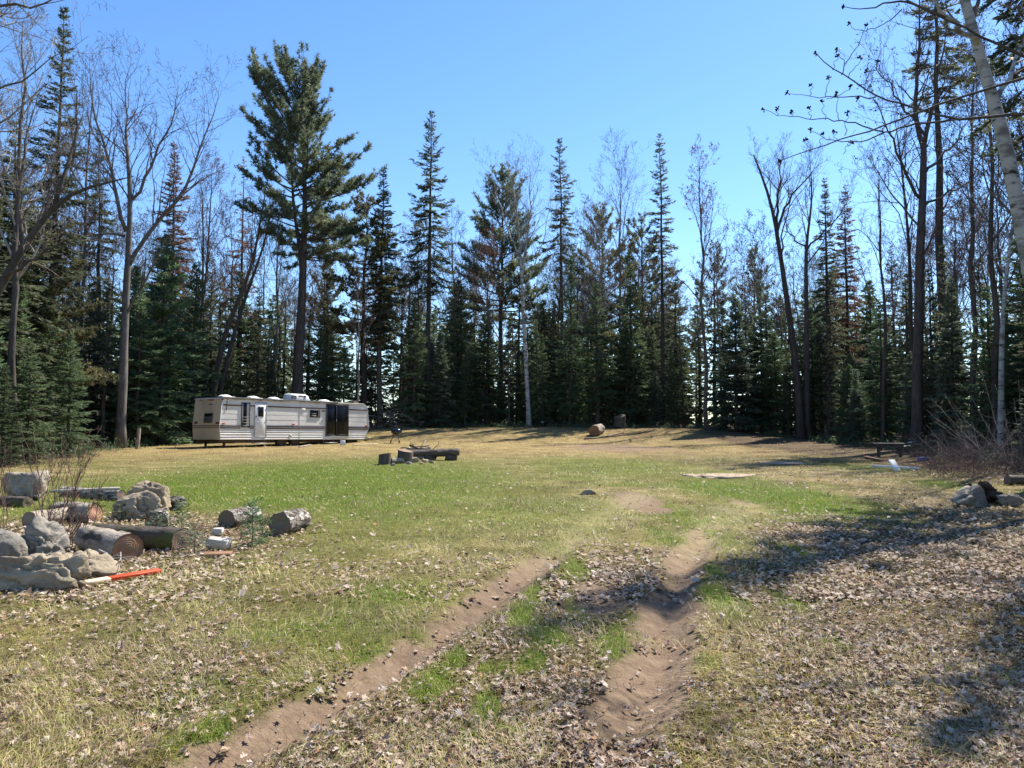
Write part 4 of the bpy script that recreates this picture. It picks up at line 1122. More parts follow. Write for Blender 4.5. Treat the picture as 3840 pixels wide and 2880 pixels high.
# budding maple whose low boughs hang into the upper right corner
D = 7.0
b = np.array([6.6, 6.6, 0]); b[2] = g1(6.6, 6.6)
Z5 = lambda pts: [(1474.7 + a * .3333, c * .3333) for a, c in pts]
BR = [([(2600, 700), (2212, 735), (1990, 760), (1740, 775), (1560, 715), (1400, 670), (1260, 630), (1190, 580), (1080, 505), (970, 455), (890, 395), (865, 340)], .020, 7.2),
      ([(1255, 628), (1050, 622), (940, 632), (830, 628), (740, 610), (680, 607)], .007, 7.2),
      ([(2600, 380), (2212, 510), (2000, 560), (1750, 650), (1550, 715), (1380, 780), (1240, 850), (1090, 880), (990, 920), (800, 985), (640, 1035)], .016, 6.8),
      ([(1740, 775), (1500, 805), (1350, 850), (1180, 915), (1080, 922), (1000, 920), (900, 900), (860, 870), (830, 845)], .012, 7.2),
      ([(1300, 850), (1180, 820), (1080, 790), (960, 780), (850, 770), (720, 755), (590, 752), (550, 730), (532, 710)], .008, 7.2),
      ([(2700, 560), (2212, 370), (2000, 270), (1800, 165), (1640, 90), (1460, 0), (1300, -90)], .022, 7.6),
      ([(1700, 115), (1500, 20), (1370, 0), (1240, 40), (1190, 75), (1110, 45), (1050, 40)], .016, 7.4),
      ([(1420, 60), (1350, 130), (1280, 170), (1220, 190), (1120, 200), (1090, 170), (1085, 150)], .006, 7.3),
      ([(1030, 485), (1050, 410), (1100, 345), (1150, 280), (1175, 210), (1187, 175)], .005, 7.2),
      ([(1045, 415), (1020, 360), (1003, 322)], .004, 7.2), ([(1075, 500), (1090, 460), (1140, 420), (1148, 375)], .004, 7.2), ([(970, 455), (985, 400), (1005, 365)], .0035, 7.2),
      ([(925, 630), (930, 580), (942, 540), (945, 505)], .004, 7.2), ([(820, 625), (830, 600), (835, 550)], .0035, 7.2), ([(1000, 625), (1050, 600), (1088, 562)], .0035, 7.2), ([(930, 640), (970, 645), (1000, 605)], .003, 7.2),
      ([(925, 778), (910, 740), (903, 660)], .004, 7.2), ([(1015, 785), (1000, 740), (998, 680), (995, 625)], .004, 7.2), ([(825, 770), (822, 740), (822, 700)], .0035, 7.2), ([(705, 755), (708, 735), (712, 722)], .003, 7.2), ([(610, 752), (610, 720), (617, 700)], .003, 7.2),
      ([(1180, 610), (1180, 560), (1195, 510), (1193, 465)], .004, 7.2), ([(1170, 705), (1145, 680), (1133, 640)], .004, 7.2), ([(1050, 880), (1055, 800), (1068, 730)], .004, 6.9), ([(990, 920), (985, 880), (987, 850)], .003, 6.9), ([(880, 960), (895, 900), (912, 870)], .003, 6.8),
      ([(820, 980), (810, 940), (798, 905)], .003, 6.8), ([(1040, 1000), (1055, 950), (1090, 925)], .003, 7.0), ([(1110, 520), (1130, 560), (1160, 580), (1250, 400), (1265, 395)], .003, 7.2)]
gb = G(); tips = []
trm = G(); trk = densify([np.zeros(3), (.05, .1, 2), (-.1, .2, 4.5), (0, .4, 7), (.2, .5, 10), (.1, .6, 13)], 14)
trunk_mesh(trm, trk, .15, .02, 10, 5, .8)
for pts, ra, d in BR:
    P = densify([Wd(*q, d) - b for q in Z5(pts)], max(6, len(pts) * 2), .006, len(pts))
    addtube(gb, P, np.linspace(ra, max(.0022, ra * .22), len(P)), 6)
    tips.append((P[-1], nrm(P[-1] - P[-2])))
for z0, q in ((3.9, Wd(*Z5([(2600, 700)])[0], 7.2)), (5.2, Wd(*Z5([(2600, 380)])[0], 6.8)), (4.2, Wd(*Z5([(2700, 560)])[0], 7.6))):
    P = densify([path_at(trk, z0 / 13), (path_at(trk, z0 / 13) + (q - b)) / 2 + [0, 0, .12], q - b], 8); addtube(gb, P, np.linspace(.045, .021, len(P)), 7)
for p, d in tips:
    for k in range(7):
        a = nrm(d + rng.normal(0, .9, 3)); gb.add(*prisms([[*p, *(p + a * .028), .0035, .007]], 5), 1)
ow = thing('maple_tree', 'maple beyond the right edge with budding boughs hanging into view', 'tree', b)
trm.build('trunk', 'bark', ow); gb.build('branches', ['dark_bark', 'dark_buds'], ow)

# the far side of the woods: one mass behind the trees one can tell apart
g = G(); r = np.random.default_rng(5)
for k in range(800):
    s_ = sl[-1] * r.random(); p = on_edge(s_, r.uniform(14, 64) if k % 3 else r.uniform(14, 26)); h = r.uniform(7, 13); ra = r.uniform(1.5, 2.3); m = 165
    t = r.random(m) ** 1.25; az = r.uniform(0, 6.28, m); rad = ra * (1 - t) ** .8 * r.uniform(.35, 1, m)
    P = np.stack([p[0] + np.cos(az) * rad, p[1] + np.sin(az) * rad, g1(*p) + .2 + t * h], 1)
    Dv = np.stack([np.cos(az), np.sin(az), r.normal(-.1, .35, m)], 1)
    g.add(*spikes(P, Dv, r.uniform(.45, .95, m), r.uniform(.25, .45, m), r))
    g.add(*prisms([[p[0], p[1], g1(*p) - .2, p[0], p[1], g1(*p) + h, .13, .02]], 4))
o = g.build('far_woods', 'fir_needles', smooth_=False); o['kind'] = 'stuff'

# ------------------------------------------------------------------ the trailer
uA, uB, DA, DB = 220.5, 369.4, 38.0, 46.0
tA = np.array([(uA - 512) / FPX * DA, DA]); tB = np.array([(uB - 512) / FPX * DB, DB])
TL = float(np.linalg.norm(tB - tA)); tdir = (tB - tA) / TL; tin = np.array([-tdir[1], tdir[0]])
def _hit(zx, zy, yo=0.0):
    px, py = (700 + zx * .3255) * .576, (1420 + zy * .3255) * .576
    d = ray(px, py); o = tA + tin * yo
    t = (o @ tin) / (d[:2] @ tin)
    p = np.array([0, 0, CAMZ]) + d * t
    return float((p[:2] - tA) @ tdir), float(p[2])
zA = _hit(395, 705)[1]; zB = _hit(2062, 700)[1]
tp = (zB - zA) / TL
def tz(zx, zy, yo=0.0):
    s, z = _hit(zx, zy, yo); return s, z - zA - tp * s
TW = 2.4
gA = g1(*tA)
trailer = thing('travel_trailer', 'long white travel trailer with maroon stripes parked at the woods edge', 'trailer', (tA[0], tA[1], zA), rot=(0, -atan(tp), atan2(tdir[1], tdir[0])))
ztop = tz(410, 215)[1]; HT = ztop
zmid = .72
LX = lambda z: np.interp(z, [0, zmid, HT], [.03, -.03, .10])
RX = lambda z: np.interp(z, [0, zmid, HT - .28, HT - .08, HT], [TL - .38, TL - .02, TL - .16, TL - .30, TL - .55])
def rect(g, x0, x1, z0, z1, y0, y1, b=.006, mat=0):
    return addbox(g, x0, x1, y0, y1, z0, z1, b=b, mat=mat)
def outline_slab(g, zs, y0, y1, dx=0.0):
    V, n = [], len(zs)
    for z in zs:
        for y in (y0, y1):
            V += [(LX(z) + dx, y, z), (RX(z) - dx, y, z)]
    F = []
    for i in range(n - 1):
        a = i * 4; b_ = a + 4
        F += [(a, a + 1, b_ + 1, b_), (a + 3, a + 2, b_ + 2, b_ + 3), (a + 2, a, b_, b_ + 2), (a + 1, a + 3, b_ + 3, b_ + 1)]
    F += [(0, 2, 3, 1), (4 * n - 4, 4 * n - 3, 4 * n - 1, 4 * n - 2)]
    g.add(V, F)
g = G(); outline_slab(g, [0, .3, zmid, 1.2, HT - .28, HT - .08, HT], .02, TW, .004); body = g.build('body', 'white_siding', trailer, False)
# siding: each panel its own piece, lapped over the one below, ribbed below the stripes
bands = [0.0, .125, .25, .375, .50] + [.50 + k * (HT - .50) / 6 for k in range(1, 7)]
for k, (z0, z1) in enumerate(zip(bands[:-1], bands[1:])):
    zs = np.linspace(z0, z1, 9); f = (zs - z0) / (z1 - z0)
    if z1 <= .51: out = .010 + .016 * np.sin(np.clip(f * 1.6, 0, 1) * pi)
    else: out = .006 + .006 * (1 - f)
    zs2 = zs.copy(); zs2[0] += .004; zs2[-1] -= .003
    nx_ = 40
    V = []; U = np.linspace(0, 1, nx_)
    dent = .004 * (fbm(U * 9 + k * 3, U * 0 + k, 7, 3) - .5) * 2
    for z, o_ in zip(zs2, out):
        for u, dn in zip(U, dent):
            V.append((LX(z) + u * (RX(z) - LX(z)), .02 - o_ + dn, z))
    idx = (np.arange(8)[:, None] * nx_ + np.arange(nx_ - 1)[None]).ravel()
    G().add(V, np.stack([idx, idx + 1, idx + nx_ + 1, idx + nx_], 1)).build('siding_panel', 'white_siding', trailer, False)
# front end ribs on the slanted nose (right end)
for k in range(9):
    z0 = .78 + k * (HT - 1.0) / 9; z1 = z0 + (HT - 1.0) / 9 - .01
    V = []
    for j in range(5):
        f = j / 4; z = z0 + (z1 - z0) * f
        for y in (.03, TW - .03): V.append((RX(z) + .004 + .022 * sin(f * pi), y, z))
    G().add(V, [(2 * j, 2 * j + 1, 2 * j + 3, 2 * j + 2) for j in range(4)]).build('nose_panel', 'white_siding', trailer)
# rear end panels
g = G(); e = .012
for zz0, zz1 in ((.01, zmid - .06), (zmid - .05, 1.35), (1.36, HT - .01)):
    V = [(LX(z) - e + q, y, z) for z in (zz0, zz1) for y in (.012, TW - .03) for q in (0, .010)]
    gg = G().add(V, [(0, 2, 6, 4), (1, 5, 7, 3), (0, 4, 5, 1), (2, 3, 7, 6), (4, 6, 7, 5), (0, 1, 3, 2)]); gg.build('rear_panel', 'cream_panel', trailer, False)
# stripes on the side, cut by the door and windows
def stripe(segs, zz, hh, mat='maroon_trim'):
    for a, c in segs:
        s0 = tz(a, 500)[0]; s1 = tz(c, 500)[0]
        g = G(); rect(g, max(s0, LX(zz) + .01), min(s1, RX(zz) - .01), zz - hh / 2, zz + hh / 2, -.018, .010, .003); g.build('stripe', mat, trailer)
zt = tz(425, 302)[1]; z1_ = tz(400, 542)[1]; z2_ = tz(400, 565)[1]
stripe([(418, 626), (732, 778), (925, 1602), (1866, 2086)], zt, .062)
stripe([(384, 618), (724, 772), (914, 1594), (1862, 2104)], z1_, .058)
stripe([(384, 618), (724, 772), (914, 1594), (1862, 2104)], z2_, .058)
for zz in (z1_, z2_):
    V = [(LX(z) - e - .006 + q, y, z) for z in (zz - .018, zz + .018) for y in (.005, TW - .02) for q in (0, .012)]
    G().add(V, [(0, 2, 6, 4), (1, 5, 7, 3), (0, 4, 5, 1), (2, 3, 7, 6), (4, 6, 7, 5), (0, 1, 3, 2)]).build('stripe', 'maroon_trim', trailer, False)
# seams and corner trim
s_ = tz(1302, 450)[0]; g = G(); rect(g, s_ - .012, s_ + .012, .0, HT - .02, -.008, .01, .003); g.build('seam_trim', 'white_siding', trailer)
for ff, zz in ((LX, None),):
    zs = [0, zmid, HT]; P = [(LX(z) - .004, .004, z) for z in zs]; g = G(); addtube(g, P, .016, 6); g.build('corner_trim', 'white_plastic', trailer)
P = [(RX(z) - .002, .004, z) for z in (0, .3, zmid, 1.2, HT - .28, HT - .08, HT)]; g = G(); addtube(g, P, .015, 6); g.build('corner_trim', 'white_plastic', trailer)
# roof: a worn membrane that sags over the side, pale bare edge towards the nose
sm = tz(1740, 255)[0]
g = G(); n = 60; V = []
for u in np.linspace(0, 1, n):
    x = LX(HT) - .02 + u * (sm - LX(HT)); sag = .012 * sin(x * 5.1) + .010 * sin(x * 13.3) + (.05 if u > .55 and u < .63 else 0)
    for y, z in ((-.055, HT - .055 + sag * 1.2), (-.06, HT - .02 + sag * .5), (-.03, HT + .035), (.3, HT + .05), (1.2, HT + .075), (2.1, HT + .05), (TW + .03, HT + .03), (TW + .03, HT - .03)):
        V.append((x, y, z))
idx = (np.arange(n - 1)[:, None] * 8 + np.arange(7)[None]).ravel()
g.add(V, np.stack([idx, idx + 1, idx + 9, idx + 8], 1)); g.build('roof_membrane', 'roof_membrane', trailer)
g = G(); V = []
for u in np.linspace(0, 1, 16):
    x = sm - .05 + u * (RX(HT) + .06 - sm + .05); d_ = .01 * sin(x * 17)
    for y, z in ((-.03, HT - .045 + d_), (-.035, HT + .015 + d_ * .4), (1.2, HT + .05), (TW + .02, HT + .01)): V.append((x, y, z))
idx = (np.arange(15)[:, None] * 4 + np.arange(3)[None]).ravel()
g.add(V, np.stack([idx, idx + 1, idx + 5, idx + 4], 1)); g.build('roof_edge', 'roof_edge', trailer)
V = [(LX(HT) - .05, .0, HT - .03), (LX(HT) + .06, .0, HT + .03), (LX(HT) - .05, TW, HT - .03), (LX(HT) + .06, TW, HT + .03), (LX(HT) - .05, 0, HT - .06), (LX(HT) - .05, TW, HT - .06)]
G().add(V, [(0, 1, 3, 2), (4, 0, 2, 5)]).build('roof_edge', 'white_plastic', trailer, False)
g = G(); V = [(TL - .75, .5, HT + .03), (TL - .45, .45, HT + .02), (TL - .5, .6, HT + .20), (TL - .78, .62, HT + .17)]
g.add(V + [(a + .01, b_ + .02, c_ + .01) for a, b_, c_ in V], [(0, 1, 2, 3), (7, 6, 5, 4), (0, 3, 7, 4), (1, 5, 6, 2), (3, 2, 6, 7)]); g.build('loose_flashing', 'dark_wood', trailer, False)
# roof vents
def vent(a, c, top, y0=.55):
    s0 = tz(a, top, y0)[0]; s1, zt_ = tz(c, top, y0); h_ = .15; w = s1 - s0
    V = []; nn = 9
    for j in range(nn):
        f = j / (nn - 1); pr = h_ * (min(1, .55 + 1.5 * f) if f < .35 else (1 - max(0, f - .35) ** 2 / .42 * .75))
        for y, q in ((0, .0), (0, .6), (.10, 1), (.40, 1), (.50, .6), (.50, 0)): V.append((s0 + w * f, y0 - .1 + y, HT + .03 + (pr * q)))
    idx = (np.arange(nn - 1)[:, None] * 6 + np.arange(5)[None]).ravel()
    g = G().add(V, np.concatenate([np.stack([idx, idx + 1, idx + 7, idx + 6], 1)])); g.add(V[:6], [(0, 1, 2, 3), (0, 3, 4, 5)]); g.add(V[-6:], [(3, 2, 1, 0), (5, 4, 3, 0)])
    v = g.build('roof_vent', 'white_plastic', trailer)
    g = G(); rect(g, s0 - .05, s1 + .05, HT + .03, HT + .075, y0 - .16, y0 + .46, .008); g.build('vent_base', 'white_plastic', v)
for a, c, t in ((402, 528, 160), (728, 845, 178), (968, 1078, 196), (1552, 1655, 222)): vent(a, c, t)
s0, za = tz(1192, 180, .6); s1, _ = tz(1428, 180, .6); h_ = max(.3, za - HT)
g = G(); V = []; prof = [(0, .0, .96), (.03, .85, .96), (.10, 1, 1), (.75, .98, 1), (.92, .72, .97), (1.0, .25, .9)]
for f, hh, ww in prof:
    for y, q in ((-.33 * ww, 0), (-.35 * ww, .55), (-.28 * ww, 1), (.28 * ww, 1), (.35 * ww, .55), (.33 * ww, 0)): V.append((s0 + (s1 - s0) * f, .95 + y, HT + .05 + h_ * hh * q))
idx = (np.arange(5)[:, None] * 6 + np.arange(5)[None]).ravel()
g.add(V, np.stack([idx, idx + 1, idx + 7, idx + 6], 1)); g.add(V[:6], [(0, 1, 2, 3), (0, 3, 4, 5)])
ac = g.build('air_conditioner', 'white_plastic', trailer)
for a, c in ((.04, .30), (.42, .62), (.66, .78)):
    g = G()
    for j in range(5 if a < .1 else 3):
        z = HT + .05 + h_ * (.22 + .12 * j if a < .1 else .55 + .1 * j); rect(g, s0 + (s1 - s0) * a, s0 + (s1 - s0) * c, z, z + h_ * .06, .955 - .37, .99 - .35, .003)
    g.build('grille', 'dark_frame', ac)
# framed openings -----------------------------------------------------------
def opening(name, zx0, zx1, zy0, zy1, fr, frame_mat='dark_frame', depth=.05, parent=None, nm='frame'):
    a, zt_ = tz(zx0, zy0); c, zb_ = tz(zx1, zy1); a = tz(zx0, (zy0 + zy1) / 2)[0]; c = tz(zx1, (zy0 + zy1) / 2)[0]
    zt_ = (tz(zx0, zy0)[1] + tz(zx1, zy0)[1]) / 2; zb_ = (tz(zx0, zy1)[1] + tz(zx1, zy1)[1]) / 2
    g = G()
    y0, y1 = -.03, .0
    rect(g, a, a + fr, zb_, zt_, y0, y1); rect(g, c - fr, c, zb_, zt_, y0, y1); rect(g, a + fr, c - fr, zt_ - fr, zt_, y0 + .002, y1); rect(g, a + fr, c - fr, zb_, zb_ + fr, y0 + .002, y1)
    o = g.build(name, frame_mat, parent or trailer)
    return o, a, c, zb_, zt_
# entrance door
d, a, c, zb_, zt_ = opening('door', 780, 918, 274, 676, .045, 'grey_frame')
g = G(); rect(g, a + .047, c - .047, zb_ + .047, zt_ - .047, -.022, -.004, .006); g.build('door_leaf', 'white_plastic', d)
x0, zz1 = tz(818, 322); x1, zz0 = tz(882, 438)
g = G(); rect(g, x0, x1, zz0, zz1, -.034, -.024, .004); g.build('door_window', 'dark_frame', d)
g = G(); rect(g, x0 + .03, x1 - .03, zz0 + .03, zz1 - .03, -.040, -.035, .002); g.build('pane', 'glass', d)
x, z = tz(803, 500); g = G(); rect(g, x - .02, x + .07, z - .02, z + .02, -.07, -.03, .008); g.build('handle', 'steel', d)
x, z = tz(797, 434); g = G(); rect(g, x - .03, x + .03, z - .03, z + .03, -.045, -.024, .01); g.build('lock', 'dark_frame', d)
for zz in (.15, .5, .85):
    g = G(); zq = zb_ + (zt_ - zb_) * zz; rect(g, c - .03, c + .012, zq - .035, zq + .035, -.043, -.030, .004); g.build('hinge', 'grey_frame', d)
# tall narrow window with jalousie slats and curtains
w, a, c, zb_, zt_ = opening('tall_window', 628, 728, 275, 562, .04)
g = G(); rect(g, a + .04, c - .04, zb_ + .04, zt_ - .04, .0, .006, .001); g.build('pane', 'glass', w)
def curtain(parent, x0, x1, z0, z1, waves, y=-.006):
    V = []; n = 24
    for j in range(n):
        f = j / (n - 1); yy_ = y + .004 * sin(f * waves * 2 * pi)
        V += [(x0 + (x1 - x0) * f + .02 * sin(f * 3), yy_, z0), (x0 + (x1 - x0) * f, yy_, z1)]
    G().add(V, [(2 * j, 2 * j + 2, 2 * j + 3, 2 * j + 1) for j in range(n - 1)]).build('curtain', 'curtain', parent)
curtain(w, a + (c - a) * .62, c - .045, zb_ + .10, zt_ - .05, 5)
curtain(w, a + .042, a + (c - a) * .20, zb_ + .30, zt_ - .05, 3)
for k in range(4):
    z = zb_ + .09 + k * .14; g = G(); rect(g, a + .04, c - .04, z, z + .025, -.026, -.012, .003); g.build('window_slat', 'grey_frame', w)
# small kitchen window
w, a, c, zb_, zt_ = opening('small_window', 1418, 1532, 362, 448, .035)
g = G(); rect(g, a + .035, c - .035, zb_ + .035, zt_ - .035, .0, .006, .001); g.build('pane', 'glass', w)
curtain(w, c - .10, c - .036, zb_ + .04, zt_ - .04, 3)
g = G(); rect(g, a + .12, a + (c - a) * .62, zb_ + .09, zb_ + .12, -.018, -.004, .003); rect(g, a + .12, a + (c - a) * .62, zb_ + .20, zb_ + .22, -.018, -.004, .003); g.build('window_slat', 'curtain', w)
# sliding glass door
w, a, c, zb_, zt_ = opening('sliding_door', 1600, 1864, 296, 664, .05)
m_ = tz(1722, 480)[0]
for x0, x1, y in ((a + .05, m_ + .03, -.004), (m_ - .03, c - .05, -.020)):
    g = G(); f_ = .05
    rect(g, x0, x0 + f_, zb_ + .05, zt_ - .05, y - .012, y + .002); rect(g, x1 - f_, x1, zb_ + .05, zt_ - .05, y - .012, y + .002)
    rect(g, x0 + f_, x1 - f_, zb_ + .05, zb_ + .11, y - .011, y + .001); rect(g, x0 + f_, x1 - f_, zt_ - .10, zt_ - .05, y - .011, y + .001)
    p = g.build('door_panel', 'dark_frame', w)
    g = G(); rect(g, x0 + f_, x1 - f_, zb_ + .11, zt_ - .10, y - .006, y - .001, .001); g.build('pane', 'glass', p)
g = G(); rect(g, a - .02, c + .02, zb_ - .035, zb_ - .002, -.06, .0, .006); g.build('sill', 'grey_frame', w)
g = G(); x, z = tz(1722, 485); rect(g, x - .012, x + .012, z - .07, z + .07, -.05, -.033, .005); g.build('handle', 'steel', w)
g = G(); x, z = tz(1857, 430); rect(g, x - .01, x + .01, z - .05, z + .05, -.05, -.031, .004); g.build('latch', 'steel', w)
# lights, plates, emblem
def plate(name, zx0, zx1, zy0, zy1, mat, t=.03):
    x0, zz1 = tz(zx0, zy0); x1, zz0 = tz(zx1, zy1); g = G(); rect(g, x0, x1, zz0, zz1, -.008 - t, .0, .006); return g.build(name, mat, trailer)
plate('marker_light', 408, 436, 510, 528, 'tail_red'); plate('marker_light', 1214, 1240, 518, 534, 'tail_red'); plate('marker_light', 2056, 2080, 536, 552, 'tail_red')
plate('porch_light', 1562, 1590, 364, 380, 'dark_frame', .05); plate('vent_plate', 1318, 1362, 342, 370, 'white_siding', .02); plate('vent_plate', 1184, 1208, 642, 668, 'cream_panel', .015)
x, z = tz(1561, 484); g = G()
for q in (-1, 1):
    th = np.linspace(0, 2 * pi, 15)[:-1]; P = [(x + q * .038 + .034 * cos(t), -.008, z + .034 * sin(t)) for t in th] + [(x + q * .038 + .034, -.008, z)]; addtube(g, P, .008, 5)
for k, w_ in enumerate((.05, .035, .06)):
    rect(g, x - w_, x + w_, z - .09 - k * .055, z - .07 - k * .055, -.010, -.004, .002)
g.build('emblem', 'print', trailer)
for k, ln in enumerate((.05, .12, .07, .16, .06, .13, .10)):   # torn sealant strip near the rear corner
    x, z = tz(466 - k * 2, 232 + k * 20); g = G(); rect(g, x - .018, x + .014, z - ln, z, -.014, .0, .004); g.build('peeling_tape', 'dark_wood', trailer)
# rear window and lights, on the end wall (local x = 0 plane)
def rear(zx, zy):
    px, py = (700 + zx * .3255) * .576, (1420 + zy * .3255) * .576
    d = ray(px, py); t = (tA @ tdir) / (d[:2] @ tdir); p = np.array([0, 0, CAMZ]) + d * t
    return float((p[:2] - tA) @ tin), float(p[2] - zA)
def rear_box(name, zx0, zx1, zy0, zy1, mat, t0=.03, parent=None, grow=0.0):
    ya, zt_ = rear(zx1, zy0); yb, zb_ = rear(zx0, zy1); g = G()
    ya, yb, zb_, zt_ = ya - grow, yb + grow, zb_ - grow, zt_ + grow
    lx = lambda z: LX(z) - .02
    V = [(lx(z) - q, y, z) for z in (zb_, zt_) for y in (ya, yb) for q in (t0, -.02)]
    g.add(V, [(0, 2, 6, 4), (1, 5, 7, 3), (0, 4, 5, 1), (2, 3, 7, 6), (4, 6, 7, 5), (0, 1, 3, 2)])
    return g.build(name, mat, parent or trailer, False), ya, yb, zb_, zt_
w, ya, yb, zb_, zt_ = rear_box('rear_window', 204, 300, 398, 506, 'dark_frame', .03)
rear_box('pane', 212, 292, 408, 450, 'glass', .036, w); rear_box('pane', 210, 290, 456, 498, 'glass', .036, w)
for k in range(3): rear_box('louvre', 198 - k * 2, 298, 440 + k * 22, 447 + k * 22, 'grey_frame', .055, w)
for k in range(3): rear_box('marker_light', 243 + k * 17, 256 + k * 17, 240, 252, 'tail_red', .03)
rear_box('marker_light', 142, 156, 240, 252, 'tail_dull', .03); rear_box('marker_light', 392, 406, 232, 247, 'tail_dull', .03)
rear_box('tail_light', 347, 380, 500, 524, 'tail_dull', .035); rear_box('tail_light', 102, 128, 496, 520, 'tail_dull', .035)
for k in range(5): rear_box('lettering', 240 + k * 10, 247 + k * 10, 289, 302, 'print', .004)
# running gear
g = G(); rect(g, .25, TL - .6, -.16, -.01, .35, .45, .01); rect(g, .25, TL - .6, -.16, -.01, TW - .45, TW - .35, .01)
for k in range(7): rect(g, .5 + k * 1.4, .58 + k * 1.4, -.13, -.02, .45, TW - .45, .005)
g.build('chassis', 'rust_metal', trailer)
g = G(); rect(g, .12, 3.0, -.13, -.004, .12, TW - .12, .02); g.build('belly_pan', 'rust_metal', trailer)
for zx in (1083, 1236):
    s_, z_ = tz(zx, 762, .25)
    zg = g1(*(tA + tdir * s_)) - zA - tp * s_; r_ = .34; zc = max(z_, zg + r_ - .05)
    w = put('wheel', None, trailer, (s_, .25, zc))
    ang = np.arange(28) * 2 * pi / 28; prof = [(-.10, .24), (-.11, .30), (-.07, .34), (.07, .34), (.11, .30), (.10, .24)]
    V = [(rr_ * cos(t), y_, rr_ * sin(t)) for y_, rr_ in prof for t in ang]; i = np.arange(5)[:, None] * 28; j = np.arange(28)[None]
    G().add(V, np.stack([i + j, i + (j + 1) % 28, i + 28 + (j + 1) % 28, i + 28 + j], -1).reshape(-1, 4)).build('tyre', 'rubber', w)
    prof = [(-.10, .24), (-.06, .21), (-.05, .10), (-.09, .07), (-.095, .0)]
    V = [(rr_ * cos(t), y_, rr_ * sin(t)) for y_, rr_ in prof for t in ang]; i = np.arange(4)[:, None] * 28
    G().add(V, np.stack([i + j, i + (j + 1) % 28, i + 28 + (j + 1) % 28, i + 28 + j], -1).reshape(-1, 4)).build('rim', 'rust_metal', w)
for zx0, zx1, zy in ((768, 916, 742), (1592, 1722, 736)):
    x0, z_ = tz(zx0, zy, -.2); x1, _ = tz(zx1, zy, -.2)
    st = put('folding_step', None, trailer)
    g = G(); rect(g, x0, x1, z_ - .03, z_, -.32, -.05, .006); g.build('tread', 'steel', st)
    for x in (x0 + .02, x1 - .04):
        g = G(); rect(g, x, x + .02, z_ - .02, -.005, -.06, -.03, .003); rect(g, x, x + .02, -.05, -.005, -.03, .3, .003); g.build('bracket', 'rust_metal', st)
for x, y in ((.5, .4), (.5, TW - .4), (TL - 1.1, .4), (TL - 1.1, TW - .4)):
    p = tA + tdir * x + tin * y; zg = g1(*p) - zA - tp * x
    g = G(); rect(g, x - .05, x + .05, zg, -.15, y - .05, y + .05, .008); rect(g, x - .14, x + .14, zg - .02, zg + .03, y - .14, y + .14, .008); g.build('jack_stand', 'rust_metal', trailer)

# ------------------------------------------------------------------ stones
def boulder(name, label, c, dims, seed, mat='granite', rz=0.0, planes=11, sub=4, rough=.085, strata=0.0, cuts=None, cat='boulder', group=None, sink=.08, tilt=(0, 0)):
    r = np.random.default_rng(seed)
    V, F = ICO[sub]; V = V.copy()
    Nn = nrm(r.normal(size=(planes, 3)) * [1, 1, .8]); H = r.uniform(.62, .98, planes)
    if cuts is not None:
        cc = np.array(cuts, float); Nn = np.vstack([Nn, nrm(cc[:, :3])]); H = np.concatenate([H, cc[:, 3]])
    dn = V @ Nn.T
    t = np.where(dn > .05, H[None] / np.maximum(dn, .05), 9).min(1)
    t = np.minimum(t, 1.12)
    k = 9.0   # soften the edges a little
    ts = -np.log(np.exp(-k * np.where(dn > .05, H[None] / np.maximum(dn, .05), 9)).sum(1) + np.exp(-k * 1.12)) / k
    t = .85 * t + .15 * np.maximum(ts, .2)
    P = V * t[:, None] * np.array(dims) / 2
    P[:, 2] = np.where(P[:, 2] < 0, P[:, 2] * .4, P[:, 2])
    P[:, 2] *= dims[2] / np.ptp(P[:, 2])
    P[:, 0] *= dims[0] / np.ptp(P[:, 0])
    m = max(dims)
    n_ = noise3(P / m, 3.2, seed, 4) - .5; n2_ = noise3(P / m, 11, seed + 5, 3) - .5
    rg = np.abs(noise3(P / m * [1, 1, 1.7], 4.2, seed + 31, 3) - .5); disp = rough * m * (n_ * 1.2 + n2_ * .8 - .9 * np.exp(-(rg / .035) ** 2) + .5 * rg)
    qn = noise3(P / m * [1, 1, 1.8], 2.6, seed + 77, 2); disp += 1.1 * rough * m * (np.floor(qn * 9) / 9 - .5)
    if strata:
        ph = P[:, 2] / dims[2] * 8 + 2.5 * n_ + .6 * P[:, 0] / m; disp -= strata * m * (np.abs((ph % 1) - .5) < .13) * (np.abs(V[:, 2]) < .8)
    P = P + V * disp[:, None]
    P[:, 2] -= P[:, 2].min()
    P[:, 2] -= sink * dims[2]
    o = G().add(P, F).build(name, mat, None, True, c, (tilt[0], tilt[1], rz))
    return tag(o, label, cat, group)

def stone_px(name, label, x0, x1, y0, y1, seed, depth=None, thick=.8, **kw):
    cx = (x0 + x1) / 2
    d = at(cx, y1)[1] if depth is None else depth
    w = (x1 - x0) * K / FPX * d; h = (y1 - y0) * K / FPX * d
    t = w * thick
    x = px_base(cx, d + t * .45)
    y = d + t * .45
    kw.setdefault('sink', .10)
    h = h / (1 - kw['sink']) * 1.04 * kw.pop('hs', 1.0)
    return boulder(name, label, (x, y, g1(x, y - t * .3)), (w * 1.08, t, h), seed, **kw)

